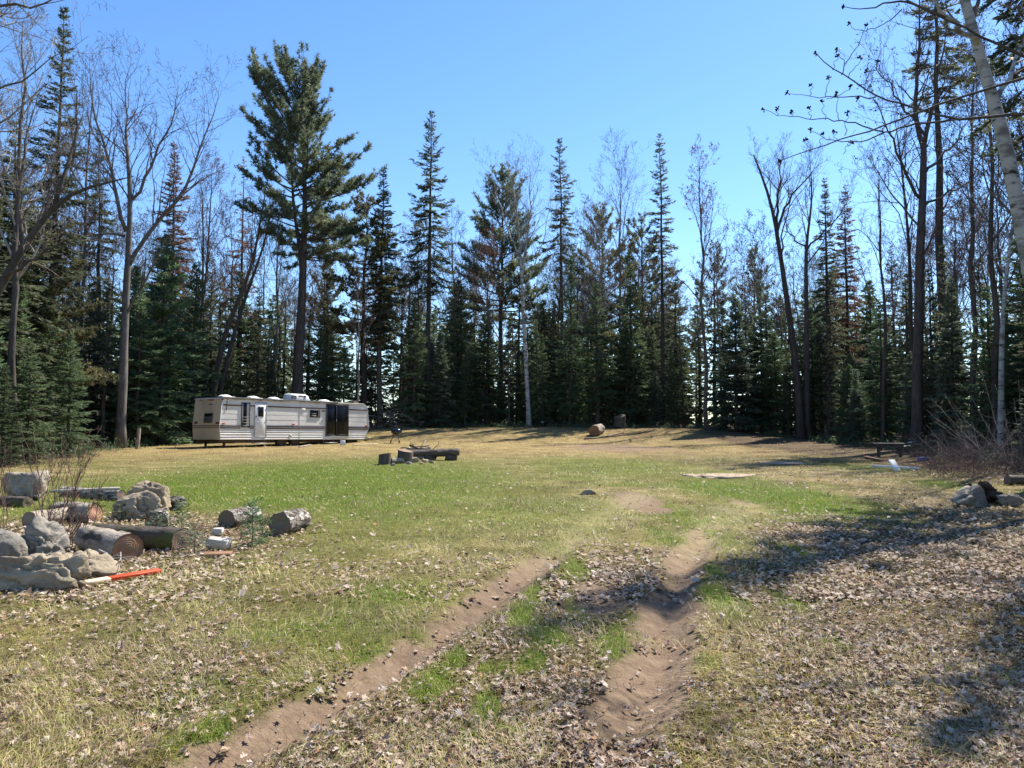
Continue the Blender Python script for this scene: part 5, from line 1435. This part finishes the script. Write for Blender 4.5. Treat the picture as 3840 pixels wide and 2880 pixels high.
stone_px('boulder', 'rounded grey boulder alone behind the shrub stems', 14, 112, 1024, 1084, 3, mat='granite', thick=.8, planes=9, cuts=[(0, 0, 1, .82), (0, -1, .1, .7)])
stone_px('boulder', 'largest tan boulder on top of the rock pile', 270, 370, 1036, 1112, 4, depth=12.6, mat='tan_stone', thick=.75, strata=.012, cuts=[(.3, -.6, .6, .8), (1, 0, .1, .85), (-.5, 0, .8, .72)], sub=5)
stone_px('boulder', 'brownish boulder leaning in front of the largest tan one', 246, 345, 1062, 1124, 5, depth=12.1, mat='tan_stone', thick=.5, strata=.012, cuts=[(-.3, -.2, .9, .75), (.7, -.5, .3, .7)], sub=5)
stone_px('boulder', 'pointed grey boulder above the long flat stone', 24, 149, 1128, 1222, 26, mat='dark_granite', thick=.75, strata=.010, rough=.10, cuts=[(.72, -.25, .55, .56), (-.75, -.3, .5, .54), (.1, -.8, .45, .60)], sub=5)
stone_px('boulder', 'dark rough rock cut off by the left edge', -55, 62, 1150, 1226, 7, depth=8.3, mat='dark_granite', thick=.7, strata=.014)
stone_px('boulder', 'long flat front stone with layered cracks', 0, 190, 1206, 1284, 28, mat='tan_stone', thick=.42, planes=5, strata=.010, rough=.085, cuts=[(0, 0, 1, .62), (0, -1, .15, .66), (1, -.2, .1, .88), (-1, -.1, .2, .86)], sub=5)
stone_px('boulder', 'low pale stone beside the orange tipped board', 158, 266, 1199, 1256, 9, mat='tan_stone', thick=.7, planes=8, rough=.08, cuts=[(.5, -.2, .8, .6)], sub=5)
stone_px('boulder', 'wedge shaped boulder at the right edge of the clearing', 2049, 2124, 1050, 1096, 10, mat='dark_granite', thick=.7, cuts=[(-.6, -.2, .75, .5), (.4, -.8, .3, .62)], planes=7)
stone_px('stone_slab', 'flat stone slab lying right of the wedge boulder', 2146, 2204, 1072, 1096, 11, mat='dark_granite', thick=.6, cuts=[(0, 0, 1, .6)], cat='stone slab')
stone_px('stone', 'white mossy stone between wedge boulder and slab', 2112, 2146, 1058, 1084, 12, mat='granite', thick=.6, cat='stone')
stone_px('stone', 'small brown rock at left edge under the pale log', -14, 50, 1138, 1162, 13, mat='tan_stone', thick=.8, cat='stone', depth=9.6)
stone_px('soil_heap', 'dark upturned soil heap behind the wedge boulder', 2080, 2160, 1026, 1074, 14, mat='soil', thick=.8, rough=.35, cat='soil heap', depth=14.6, sub=5)
stone_px('rock_outcrop', 'flat pale bedrock showing through the grass near the wheel tracks', 1452, 1630, 1010, 1034, 15, mat='sand', thick=.9, cuts=[(0, 0, 1, .5)], sink=.35, hs=.22, rough=.03, cat='rock')
stone_px('rock_outcrop', 'smaller pale bedrock patch toward the table', 1642, 1745, 991, 1003, 16, mat='sand', thick=.9, cuts=[(0, 0, 1, .5)], sink=.35, hs=.25, rough=.03, cat='rock')
stone_px('stone', 'low rounded stone flush in the grass mid field', 1247, 1286, 1057, 1070, 17, mat='tan_stone', thick=.9, sink=.3, cat='stone')

# ------------------------------------------------------------------ logs
def log(name, label, near, far, r0, bark='log_bark', end='end_grain', seed=1, cat='log', taper=.94, rough=.10, upright=False, group=None):
    """a log from its near cut end to its far one; parts: bark, two cut ends"""
    near = np.asarray(near, float); far = np.asarray(far, float)
    L = np.linalg.norm(far - near); ax = (far - near) / L
    o = thing(name, label, cat, (near + far) / 2, group=group)
    yaw = atan2(ax[1], ax[0]); pit = -math.asin(max(-1, min(1, ax[2])))
    o.rotation_euler = (0, pit, yaw)
    k, n = max(14, int(L / .05)), 36
    x = np.linspace(-L / 2, L / 2, k); th = np.arange(n) * 2 * pi / n
    A, B = np.meshgrid(x, th, indexing='ij')
    P0 = np.stack([A.ravel(), np.cos(B).ravel() * r0, np.sin(B).ravel() * r0], 1)
    ridge = noise3(P0 * [.5, 3, 3] / max(r0, .1) * .16 + seed, 9, seed + 40, 3) - .5
    rn = 1 + rough * 2.6 * ridge + rough * 2.2 * (noise3(P0 + seed, 9 / max(r0 * 6, .6), seed, 3) - .5) + rough * 1.2 * (noise3(P0 * [1, 2, 2] + seed, 26, seed + 3, 3) - .5) + .12 * (vnoise(np.cos(B).ravel() * 1.3 + seed, np.sin(B).ravel() * 1.3, seed) - .5)
    rr_ = r0 * np.interp(A.ravel(), [-L / 2, L / 2], [1, taper]) * rn
    tl = np.random.default_rng(seed).normal(0, .10, 2)
    V = np.stack([A.ravel() * (1 + .0 * rr_) + (tl[0] * np.cos(B.ravel()) + tl[1] * np.sin(B.ravel())) * r0 * np.abs(A.ravel() / L * 2) ** 6 * np.sign(A.ravel()), np.cos(B).ravel() * rr_, np.sin(B).ravel() * rr_], 1)
    i = np.arange(k - 1)[:, None] * n; j = np.arange(n)[None]
    F = np.stack([i + j, i + (j + 1) % n, i + n + (j + 1) % n, i + n + j], -1).reshape(-1, 4)
    G().add(V, F).build('bark', bark, o)
    for q, sg in ((0, -1), (k - 1, 1)):
        ring = V[q * n:(q + 1) * n]
        rings = [ring * [1, f, f] + np.array([sg * .006 * (1 - f) - sg * .004, 0, 0]) for f in (.97, .6, .25)]
        VV = np.concatenate(rings + [[[x[q] + sg * .004, 0, 0]]]); FF = []
        for a in range(2):
            FF += [(a * n + j_, a * n + (j_ + 1) % n, (a + 1) * n + (j_ + 1) % n, (a + 1) * n + j_) for j_ in range(n)]
        T3 = np.array([(2 * n + j_, 2 * n + (j_ + 1) % n, 3 * n) for j_ in range(n)])
        g = G().add(VV, np.array(FF)); g.F.append((T3, 0)); g.build('cut_end', end, o)
    return o

def ground_log(name, label, px, py, ang, L, r0, lift=.92, **kw):
    """log lying on the ground, its near end's foot at the photo point; ang = heading of the far end, degrees right of the view direction"""
    p = at(px, py); d = np.array([sin(R(ang)), cos(R(ang))])
    q = p[:2] + d * L
    return log(name, label, (p[0], p[1], g1(p[0], p[1]) + r0 * lift), (q[0], q[1], g1(*q) + r0 * lift * kw.get('taper', .94)), r0, **kw)

ground_log('log', 'shorter cut log with shaggy bark left of its twin', 489, 1140, 14, .75, .135, seed=2, end='dark_end_grain', rough=.19)
ground_log('log', 'fatter cut log with round dark end facing the viewer', 603, 1158, 8, .72, .168, seed=5, end='dark_end_grain', rough=.19)
ground_log('log', 'thick grey log with brown sawn end in the rock pile', 276, 1213, -50, 1.1, .165, bark='pale_log', end='red_end_grain', seed=7, rough=.11)
ground_log('log', 'mossy dark log lying crosswise behind the thick grey log', 392, 1190, -68, 1.45, .14, bark='moss_bark', end='dark_end_grain', seed=9)
ground_log('log', 'short log end half hidden by a fir sprig', 338, 1148, -20, .5, .15, bark='log_bark', end='dark_end_grain', seed=11)
ground_log('log', 'brown barked log under the grey plank in the rock pile', 205, 1128, -62, .95, .15, bark='pale_log', end='red_end_grain', seed=13)
ground_log('log', 'pale peeled log standing out left of the shrub stems', 62, 1140, 12, 1.2, .12, bark='pale_log', end='end_grain', seed=14, rough=.07)
ground_log('log', 'dark log at the left edge behind the pale peeled log', 60, 1096, -72, 1.1, .10, bark='moss_bark', end='dark_end_grain', seed=16)
ground_log('log', 'grey log lying along the top of the rock pile', 262, 1082, -66, 1.7, .11, bark='log_bark', end='dark_end_grain', seed=18)
ground_log('log', 'lone log with red sawn end near the back edge', 1283, 942, 22, 1.35, .36, bark='pale_log', end='red_end_grain', seed=20)
ground_log('log', 'dark log lying at the far right beyond the wedge boulder', 2176, 1048, 80, 1.3, .12, bark='dark_wood', end='dark_end_grain', seed=22)
def upright(name, label, px, py, h, r0, bark='bench_wood', end='end_grain', seed=1, cat='stump', lean=(0, 0), parent=None, group=None):
    p = at(px, py); z = g1(p[0], p[1] + r0)
    return log(name, label, (p[0], p[1] + r0, z - .04), (p[0] + lean[0], p[1] + r0 + lean[1], z + h), r0, bark=bark, end=end, seed=seed, cat=cat, rough=.08, group=group)
upright('stump', 'dark tree stump at the woods edge right of the lone log', 1341, 926, .85, .42, 'dark_wood', 'dark_end_grain', 3)
upright('stump', 'pale broken stub by the big maple foot', 294, 970, 1.0, .11, 'pale_log', 'end_grain', 4, lean=(.05, 0))
upright('stump', 'small round stump seat farthest left at the fire pit', 829, 1004, .34, .22, 'bench_wood', 'end_grain', 5)
upright('stump', 'larger round stump seat next to the fire pit sticks', 873, 1001, .42, .27, 'bench_wood', 'end_grain', 6)
ground_log('log', 'short split log lying between the two stump seats', 846, 1002, 60, .9, .10, bark='pale_log', end='end_grain', seed=8)
# bark scraps behind the pile
stone_px('bark_heap', 'heap of grey bark scraps right of the tan boulders', 358, 410, 1076, 1104, 19, mat='log_bark', thick=.8, rough=.4, cat='bark heap')

# bench at the fire pit: a beam on two log rounds
pa = at(930, 997); pb = at(975, 994)
by = (pa[1] + pb[1]) / 2 + .25
bx0, bx1 = px_base(884, by), px_base(992, by)
bz = Wd(940, 990, by)[2]
bench = thing('log_bench', 'rustic bench of one rough beam on two log rounds', 'bench', ((bx0 + bx1) / 2, by, g1((bx0 + bx1) / 2, by)))
zt0 = Wd(900, 972, by)[2] - bench.location[2]; zt1 = Wd(992, 968, by)[2] - bench.location[2]
n = 40; V = []
for j in range(n):
    f = j / (n - 1); x = -(bx1 - bx0) / 2 + f * (bx1 - bx0); w0 = .16; zt_ = zt0 + (zt1 - zt0) * f
    for q in range(10):
        a = q * 2 * pi / 10 + .3; rr_ = 1 + .35 * (vnoise(x * 6 + q * 7.1, q * 3.3, 4) - .5)
        V.append((x + (.03 * cos(q * 2.1) if j in (0, n - 1) else 0), .20 * cos(a) * rr_, zt_ - .14 + .135 * sin(a) * rr_))
i = np.arange(n - 1)[:, None] * 10; j = np.arange(10)[None]
g = G().add(V, np.stack([i + j, i + (j + 1) % 10, i + 10 + (j + 1) % 10, i + 10 + j], -1).reshape(-1, 4)); g.F.append((np.array([list(range(10))[::-1], [(n - 1) * 10 + q for q in range(10)]]), 0))
g.build('beam', 'bench_wood', bench)
for px in (930, 975):
    x = px_base(px, by) - bench.location[0]; g = G(); ztt = zt0 + (zt1 - zt0) * (x / (bx1 - bx0) + .5) - .24
    addtube(g, [(x, -.03, -.05), (x, -.03, ztt * .5), (x + .02, -.03, ztt)], [.24, .22, .23], 16, jitter=.12, seed=px); g.build('leg', 'dark_wood', bench)
# fire pit sticks, each its own piece of the heap
fp = at(893, 994)
heap = thing('stick_heap', 'tangled heap of sticks piled in the fire pit', 'stick heap', (fp[0] + .1, fp[1] + .75, g1(fp[0] + .2, fp[1] + .55)))
r = np.random.default_rng(8)
for k in range(46):
    a = r.uniform(0, 6.28); L = r.uniform(.5, 1.25); hgt = r.uniform(.04, .42)
    c_ = np.array([r.normal(0, .30) * (1.3 - 2 * hgt), r.normal(0, .28), hgt]); d = np.array([cos(a), sin(a) * .8, r.normal(0, .18)])
    if k in (3, 9): d = np.array([.65, .2, .6]); c_[2] = .45; L = .8
    P = densify([c_ - d * L / 2, c_ + r.normal(0, .06, 3), c_ + d * L / 2], 6, .02, k)
    P[:, 2] = np.maximum(P[:, 2], .02)
    g = G(); addtube(g, P, np.linspace(r.uniform(.018, .05), .010, 6), 6); g.build('stick', ('twig', 'weathered_wood', 'dark_wood', 'bark')[k % 4], heap)
for k, (px, py, w) in enumerate([(850, 1006, 12), (899, 998, 20), (920, 999, 16), (934, 1001, 12), (884, 1003, 14), (910, 1003, 10)]):
    stone_px('stone', ('small grey fire ring stone left of the stump seats', 'pale fire ring stone in front of the sticks', 'fire ring stone touching the bench leg', 'little fire ring stone under the bench', 'flat fire ring stone beside the larger stump seat', 'smallest fire ring stone in front')[k],
             px - w / 2, px + w / 2, py - w * .45, py, 60 + k, mat=('granite', 'tan_stone')[k % 2], cat='stone', sub=3)

# kettle grill
gp = at(856, 957); gd = gp[1]
grill = thing('kettle_grill', 'black round kettle grill on thin legs right of the trailer', 'grill', (gp[0], gd, g1(gp[0], gd)))
zr = lambda py: Wd(856, py, gd)[2] - grill.location[2]
rw = 11.5 * K / FPX * gd; zc = zr(932)
ang = np.arange(28) * 2 * pi / 28
def lathe(prof, mat, name, parent):
    V = [(q * cos(t), q * sin(t), z) for q, z in prof for t in ang]; k = len(prof); i = np.arange(k - 1)[:, None] * 28; j = np.arange(28)[None]
    return G().add(V, np.stack([i + j, i + (j + 1) % 28, i + 28 + (j + 1) % 28, i + 28 + j], -1).reshape(-1, 4)).build(name, mat, parent)
lathe([(rw * 1.02, zc), (rw * 1.03, zc + .02)] + [(rw * cos(t), zc + .02 + rw * .62 * sin(t)) for t in np.linspace(0.05, pi / 2, 9)], 'enamel', 'lid', grill)
lathe([(rw * .98, zc)] + [(rw * cos(t), zc - rw * .72 * sin(t)) for t in np.linspace(0, pi / 2, 9)], 'enamel', 'bowl', grill)
g = G(); addtube(g, [(-.07, 0, zc + rw * .62), (-.07, 0, zc + rw * .62 + .07), (.07, 0, zc + rw * .62 + .07), (.07, 0, zc + rw * .62)], .012, 6); g.build('handle', 'dark_frame', grill)
for a in (1.2, 3.3, 5.4):
    g = G(); addtube(g, [(rw * .55 * cos(a), rw * .55 * sin(a), zc - rw * .55), (rw * 1.05 * cos(a), rw * 1.05 * sin(a), 0)], .016, 6); g.build('leg', 'dark_frame', grill)
for a in (3.3, 5.4):
    g = G(); addtube(g, [(rw * 1.05 * cos(a) - .02, rw * 1.05 * sin(a), .08), (rw * 1.05 * cos(a) + .03, rw * 1.05 * sin(a), .08)], .085, 12); g.build('wheel', 'rubber', grill)
g = G(); addtube(g, [(0, 0, zc - rw * .9), (0, 0, zc - rw * 1.0)], [.16, .02], 14); g.build('ash_pan', 'steel', grill)

# ------------------------------------------------------------------ wooden table at the right
p0 = at(1903, 988); td = p0[1]
txl, txr = px_base(1896, td), px_base(1962, td)
tw = (txr - txl) * .80; tzh = Wd(1930, 957, td)[2] - g1((txl + txr) / 2, td)
table = thing('wooden_table', 'weathered square wooden table at the edge of the brush', 'table', ((txl + txr) / 2, td + tw * .4, g1((txl + txr) / 2, td + tw * .4)), -.38)
hw = tw / 2; dp = tw * .38
for k in range(6):
    y0 = -dp - .05 + k * (2 * dp + .1) / 6; g = G(); rect(g, -hw - .06, hw + .06, tzh - .035 + .004 * (k % 2), tzh + .004 * (k % 2), y0 + .004, y0 + (2 * dp + .1) / 6 - .004, .006); g.build('plank', 'weathered_wood' if k % 2 else 'dark_wood', table)
for x0, x1, y0, y1 in ((-hw, hw, -dp, -dp + .03), (-hw, hw, dp - .03, dp), (-hw, -hw + .03, -dp + .03, dp - .03), (hw - .03, hw, -dp + .03, dp - .03)):
    g = G(); rect(g, x0, x1, tzh - .17, tzh - .038, y0, y1, .005); g.build('apron', 'dark_wood', table)
for sx in (-1, 1):
    for sy in (-1, 1):
        x = sx * (hw - .09); y = sy * (dp - .08); g = G()
        V = [(x + q * w_, y + s2 * w_, z) for z, w_ in ((-.05, .035), (tzh - .20, .05), (tzh - .04, .055)) for q, s2 in ((-1, -1), (1, -1), (1, 1), (-1, 1))]
        i = np.arange(2)[:, None] * 4; j = np.arange(4)[None]
        g.add(V, np.stack([i + j, i + (j + 1) % 4, i + 4 + (j + 1) % 4, i + 4 + j], -1).reshape(-1, 4)); g.build('leg', 'dark_wood', table, False)
        g = G(); rect(g, x - sx * .05 - .07 if sx > 0 else x + .045, x - .045 if sx > 0 else x + .12, tzh - .30, tzh - .172, y - .012, y + .012, .004); g.build('corner_brace', 'dark_wood', table)
# loose boards
def board(name, label, p0, p1, w, t, mat, cat='board', z=0.0, roll=0.0):
    p0 = np.asarray(p0, float); p1 = np.asarray(p1, float); L = np.linalg.norm(p1 - p0); ax = (p1 - p0) / L
    o = thing(name, label, cat, (p0 + p1) / 2 + [0, 0, z]); o.rotation_euler = (roll, -math.asin(ax[2]), atan2(ax[1], ax[0]))
    g = G(); rect(g, -L / 2, L / 2, -t / 2, t / 2, -w / 2, w / 2, .004); g.build('plank', mat, o); return o
def flat_board(name, label, a, c, w, t, mat, lift=.03, **kw):
    pa, pb = at(*a), at(*c); pa[2] = g1(pa[0], pa[1]) + lift; pb[2] = g1(pb[0], pb[1]) + lift
    return board(name, label, pa, pb, w, t, mat, **kw)
flat_board('board', 'long white board lying in front of the table', (1884, 1011), (1986, 1017), .10, .06, 'white_paint', .07)
pa = at(1939, 1016); board('board', 'short white board standing on edge across the long one', pa + [0, 0, -.02], pa + [-.03, .30, .30], .20, .03, 'white_paint')
flat_board('board', 'weathered grey plank lying across the rock pile', (108, 1098), (258, 1090), .16, .045, 'weathered_wood', .30)
flat_board('board', 'dark plank lying left of the table legs', (1868, 990), (1905, 998), .16, .06, 'brown_wood', .06)
for k, (a, c, lb, mt) in enumerate([((1966, 974), (1975, 972), 'white board scrap leaning behind the table', 'white_paint'), ((1975, 972), (1990, 972), 'pale scrap of wood right behind the table', 'pale_wood'), ((1940, 980), (1968, 976), 'pale split board seen under the table', 'pale_wood')]):
    flat_board('board', lb, a, c, .2, .04, mt, .28 + .1 * (k == 0))
# orange tipped stake board
pa, pb = at(150, 1276), at(344, 1242)
L = np.linalg.norm(pb - pa); pa[2] = g1(pa[0], pa[1]) + .045; pb[2] = g1(pb[0], pb[1]) + .045
st = thing('stake_board', 'orange tipped wooden stake lying below the rock pile', 'board', (pa + pb) / 2); st.rotation_euler = (.12, -math.asin((pb - pa)[2] / L), atan2(pb[1] - pa[1], pb[0] - pa[0]))
g = G(); rect(g, -L / 2, -L * .08, -.018, .018, -.04, .04, .004); g.build('bare_wood', 'stake_wood', st)
g = G(); rect(g, -L * .08, L / 2, -.0185, .0185, -.0405, .0405, .004); g.build('painted_end', 'orange_paint', st)
# white blocks by the logs
def block(name, label, px, py, dims, rz, mat, cat='wood block', tilt=(0, 0), z=0):
    p = at(px, py); o = thing(name, label, cat, (p[0], p[1] + dims[1] / 2, g1(p[0], p[1]) + z)); o.rotation_euler = (tilt[0], tilt[1], rz)
    g = G(); rect(g, -dims[0] / 2, dims[0] / 2, 0, dims[2], -dims[1] / 2, dims[1] / 2, .008); g.build('block', mat, o); return o
block('wood_block', 'small white sawn block standing below the shorter log', 467, 1158, (.13, .12, .10), .15, 'pale_wood')
block('wood_block', 'white sawn block tilted on a brown slab of bark', 467, 1190, (.27, .14, .11), -.15, 'pale_wood', tilt=(.1, .08), z=.03)
block('bark_slab', 'flat brown slab of bark under the tilted white block', 460, 1205, (.34, .22, .045), .2, 'brown_wood', cat='bark')
block('concrete_block', 'white block under the trailer near its nose', (700 + 1793 * .3255) * .576, (1420 + 768 * .3255) * .576, (.24, .2, .26), .4, 'white_paint', cat='block')
block('plastic_jug', 'blue plastic jug lying in the brush right of the table', 1997, 996, (.36, .18, .14), .2, 'blue_plastic', cat='jug')
Z1 = lambda a, c: ((700 + a * .3255) * .576, (1420 + c * .3255) * .576)
flat_board('board', 'tan plank on the ground beyond the trailer nose', Z1(1920, 772), Z1(2190, 756), .14, .04, 'stake_wood')
flat_board('board', 'short tan plank leaning at the trailer nose', Z1(2055, 700), Z1(2110, 722), .14, .04, 'stake_wood', .2)
flat_board('board', 'grey plank lying before the trailer wheels', Z1(1300, 792), Z1(1425, 768), .14, .04, 'weathered_wood')

# ------------------------------------------------------------------ saplings, shrubs, brambles, fallen branches
def seedling(label, px, py, h, seed, rad=.16, needle='fir_needles'):
    p = at(px, py); T = conifer(seed, h, rad, cb=.04, gap=.05, el0=5, el1=55, droop=.2, nb=(5, 7), sec=.016, spk=(.035, .065), spw=.016, seclen=.7, r0=.006, needle=needle, bark='bark', name='seedling')
    plant(T, 'fir_seedling', label, p[0], p[1], cat='sapling')
seedling('small fir seedling in front of the two cut logs', 545, 1182, .58, 301, .13)
seedling('thin fir seedling right beside the fatter log', 566, 1172, .36, 302, .08)
seedling('fir sprig growing in front of the short log end', 345, 1152, .28, 303, .17, 'blue_needles')
seedling('leafy fir seedling right of the short log end', 392, 1150, .40, 304, .13)
seedling('low spreading fir seedling at the end of the mossy log', 420, 1198, .26, 305, .17, 'blue_needles')
seedling('fir sprig in front of the brownish boulder', 262, 1126, .28, 306, .13)

def shrub(label, px, py, depth, tops, seed, mat='red_twig', name='bare_shrub', r0=.0062):
    b = np.array([px_base(px, depth), depth, 0]); b[2] = g1(b[0], b[1]); r = np.random.default_rng(seed)
    o = thing(name, label, 'shrub', b)
    for k, (a, c) in enumerate(tops):
        q = Wd(a, c, depth + r.normal(0, .25)) - b; s0 = np.array([r.normal(0, .16) + .25 * q[0], r.normal(0, .12), -.04])
        P = densify([s0, s0 * .6 + q * .4 + r.normal(0, .03, 3), q], 9, .012, seed + k)
        g = G(); ra = r0 * r.uniform(.6, 1.15); addtube(g, P, np.linspace(ra, ra * .3, 9), 5)
        L = np.linalg.norm(q - s0); S = []
        for m in range(int(4 + L * 7)):
            t = r.uniform(.3, .98); p = path_at(P, t); d = nrm(nrm(q - s0) + r.normal(0, .6, 3)); l = L * r.uniform(.06, .22) * (1.2 - t); e1 = p + d * l * .6; e2 = e1 + nrm(d + [0, 0, .5]) * l * .5
            S += [[*p, *e1, .0035, .0028], [*e1, *e2, .0028, .0016]]
        g.add(*prisms(S, 3)); g.build('stem', mat, o)
Z2 = lambda L_: [(a * .3125, 921.6 + c * .3125) for a, c in L_]
shrub('tall cluster of bare reddish stems growing from the rock pile', 122, 1142, 9.6, Z2([(130, -40), (160, 120), (235, 30), (300, 110), (250, 240), (430, 40), (400, 160), (455, 70), (520, 130), (560, 90), (630, 0), (705, -10), (470, 250), (560, 210), (640, 190), (330, 200), (380, 90), (600, 60), (350, 20), (490, 0)]), 21)
shrub('low arching bare stems leaning right over the rock pile', 150, 1150, 9.4, Z2([(760, 340), (700, 330), (770, 400), (640, 330), (560, 380), (690, 260), (740, 300)]), 22)
shrub('thin bare stems at the left edge beside the rounded boulder', 10, 1140, 9.9, Z2([(10, 60), (65, 130), (40, 210), (-20, 40), (60, 250), (-30, 160), (20, 120), (90, 90)]), 23)
shrub('bare wispy shrub with yellowish tips over the right brush', 2190, 1020, 24, [(2000, 885), (2040, 850), (2080, 900), (2100, 860), (2020, 910), (2150, 830), (2060, 870), (2190, 860), (2120, 800), (2010, 860), (2170, 890), (2200, 820)], 24, 'pale_twig', r0=.014)
shrub('arching dry canes right of the table', 2090, 1010, 24, [(1985, 945), (2000, 915), (2030, 925), (2050, 905), (2100, 910), (2140, 915), (2165, 900), (2020, 950), (2075, 930), (2190, 930), (2210, 910)], 25, 'pale_twig', r0=.012)

def canes(name, n, posf, hgt, mat, seed, rad=.006):
    r = np.random.default_rng(seed); S = []
    for k in range(n):
        x, y = posf(r); z = g1(x, y); a = r.uniform(0, 6.28); h = hgt * r.uniform(.15, 1.2) ** 1.3; w = hgt * r.uniform(.5, 2.0)
        p = np.array([x, y, z - .02]); d = np.array([cos(a), sin(a), 0])
        pts = [p, p + d * w * .25 + [0, 0, h * .6] + r.normal(0, .06, 3), p + d * w * .65 + [0, 0, h], p + d * w * 1.05 + [0, 0, h * r.uniform(.4, .95)]]
        q = rad * r.uniform(.5, 1.1)
        for i in range(3): S.append([*pts[i], *pts[i + 1], q * (1 - i * .25), q * (.75 - i * .22)])
        for i in range(3):
            t = pts[1] + (pts[2] - pts[1]) * r.random(); S.append([*t, *(t + r.normal(0, .2, 3) * h), q * .5, q * .25])
    g = G().add(*prisms(S, 3)); o = g.build(name, mat, smooth_=False); o['kind'] = 'stuff'
def pr(px0, px1, py0, py1):
    def f(r):
        p = flat_at(r.uniform(px0, px1), r.uniform(py0, py1)); return float(p[0]), float(p[1])
    return f
canes('brambles', 1100, pr(1985, 2300, 962, 1036), .62, 'red_twig', 31, .007)
canes('brambles', 500, pr(2000, 2300, 960, 1020), .95, 'twig', 36, .008)
canes('brambles', 700, pr(-120, 200, 968, 1012), .40, 'red_twig', 32, .007)
def edgef(o0, o1, s0=0.0, s1=1.0):
    def f(r):
        p = on_edge(sl[-1] * r.uniform(s0, s1), r.uniform(o0, o1)); return float(p[0]), float(p[1])
    return f
canes('brambles', 1100, edgef(-1.2, 3), .5, 'twig', 33, .008)
canes('brambles', 700, edgef(.5, 9), 1.6, 'red_twig', 34, .010)
g = G(); r = np.random.default_rng(41)      # fir sprays and weeds along the foot of the woods
P, Dv = [], []
for k in range(420):
    x, y = edgef(-1.4, 1.6)(r); n = 40; z = g1(x, y); s_ = r.uniform(.25, .7)
    P.append(np.stack([x + r.normal(0, s_ * .5, n), y + r.normal(0, s_ * .5, n), z + np.abs(r.normal(0, s_ * .35, n))], 1)); Dv.append(r.normal(0, 1, (n, 3)) + [0, 0, .7])
P = np.concatenate(P); g.add(*spikes(P, np.concatenate(Dv), r.uniform(.08, .2, len(P)), .05, r)); o = g.build('undergrowth', 'fir_needles', smooth_=False); o['kind'] = 'stuff'

def fallen(label, pts, ra, mat='weathered_wood', seed=1, lift=.03, kids=5):
    W = [at(*p) for p in pts]
    for w in W: w[2] = g1(w[0], w[1]) + lift
    b = W[0].copy(); P = densify([w - b for w in W], 10, .03, seed); r = np.random.default_rng(seed)
    o = thing('fallen_branch', label, 'branch', b); g = G(); addtube(g, P, np.linspace(ra, ra * .35, 10), 6); L = np.linalg.norm(P[-1] - P[0])
    S = []
    for k in range(kids):
        p = path_at(P, r.uniform(.25, .95)); d = nrm(P[-1] - P[0]) + r.normal(0, .6, 3); d[2] = abs(d[2]) * .6; S.append([*p, *(p + d * L * r.uniform(.1, .3)), ra * .4, ra * .15])
    g.build('limb', mat, o); G().add(*prisms(S, 4)).build('side_twigs', mat, o)
fallen('dark fallen branch near the lone log', [(1262, 950), (1330, 944), (1420, 930)], .05, 'dark_wood', 2)
fallen('twiggy fallen branch right of the lone log', [(1300, 948), (1345, 938), (1370, 944)], .035, 'twig', 3, .1)
fallen('long dark pole lying at the woods edge back right', [(1560, 912), (1640, 925), (1700, 945)], .08, 'dark_wood', 4, .35, 2)
fallen('dead branch across the woods edge behind the grill', [(1170, 925), (1215, 910), (1250, 902)], .05, 'weathered_wood', 5, .4)
fallen('grey stick lying on the low pale stone', [(190, 1222), (230, 1230), (272, 1243)], .016, 'weathered_wood', 6, .14, 2)
fallen('thin stick lying in the leaf litter at right', [(1860, 1400), (1920, 1375), (1985, 1352)], .007, 'dark_wood', 7, .03, 2)
fallen('pale dry pole in the right hand brambles', [(2040, 985), (2100, 992), (2150, 996)], .04, 'pale_wood', 9, .12, 2)
for k in range(7):
    x, y = edgef(-.2, 2.5, .12, .32)(np.random.default_rng(500 + k))
r = np.random.default_rng(55)   # dead brush between trailer nose and woods
pb_ = at(835, 935)
heap = thing('brush_heap', 'pale heap of dead branches beyond the trailer nose', 'brush heap', (pb_[0], pb_[1] + 3, g1(pb_[0], pb_[1] + 3)))
for k in range(40):
    a = r.uniform(0, 6.28); L = r.uniform(.8, 2.4); c_ = np.array([r.normal(0, .9), r.normal(0, .6), r.uniform(.1, 1.3)]); d = np.array([cos(a), sin(a), r.normal(0, .35)])
    P = densify([c_ - d * L / 2, c_ + r.normal(0, .1, 3), c_ + d * L / 2], 5, .03, k); P[:, 2] = np.maximum(P[:, 2], .02)
    g = G(); addtube(g, P, np.linspace(.022, .008, 5), 5); g.build('stick', 'pale_twig', heap)
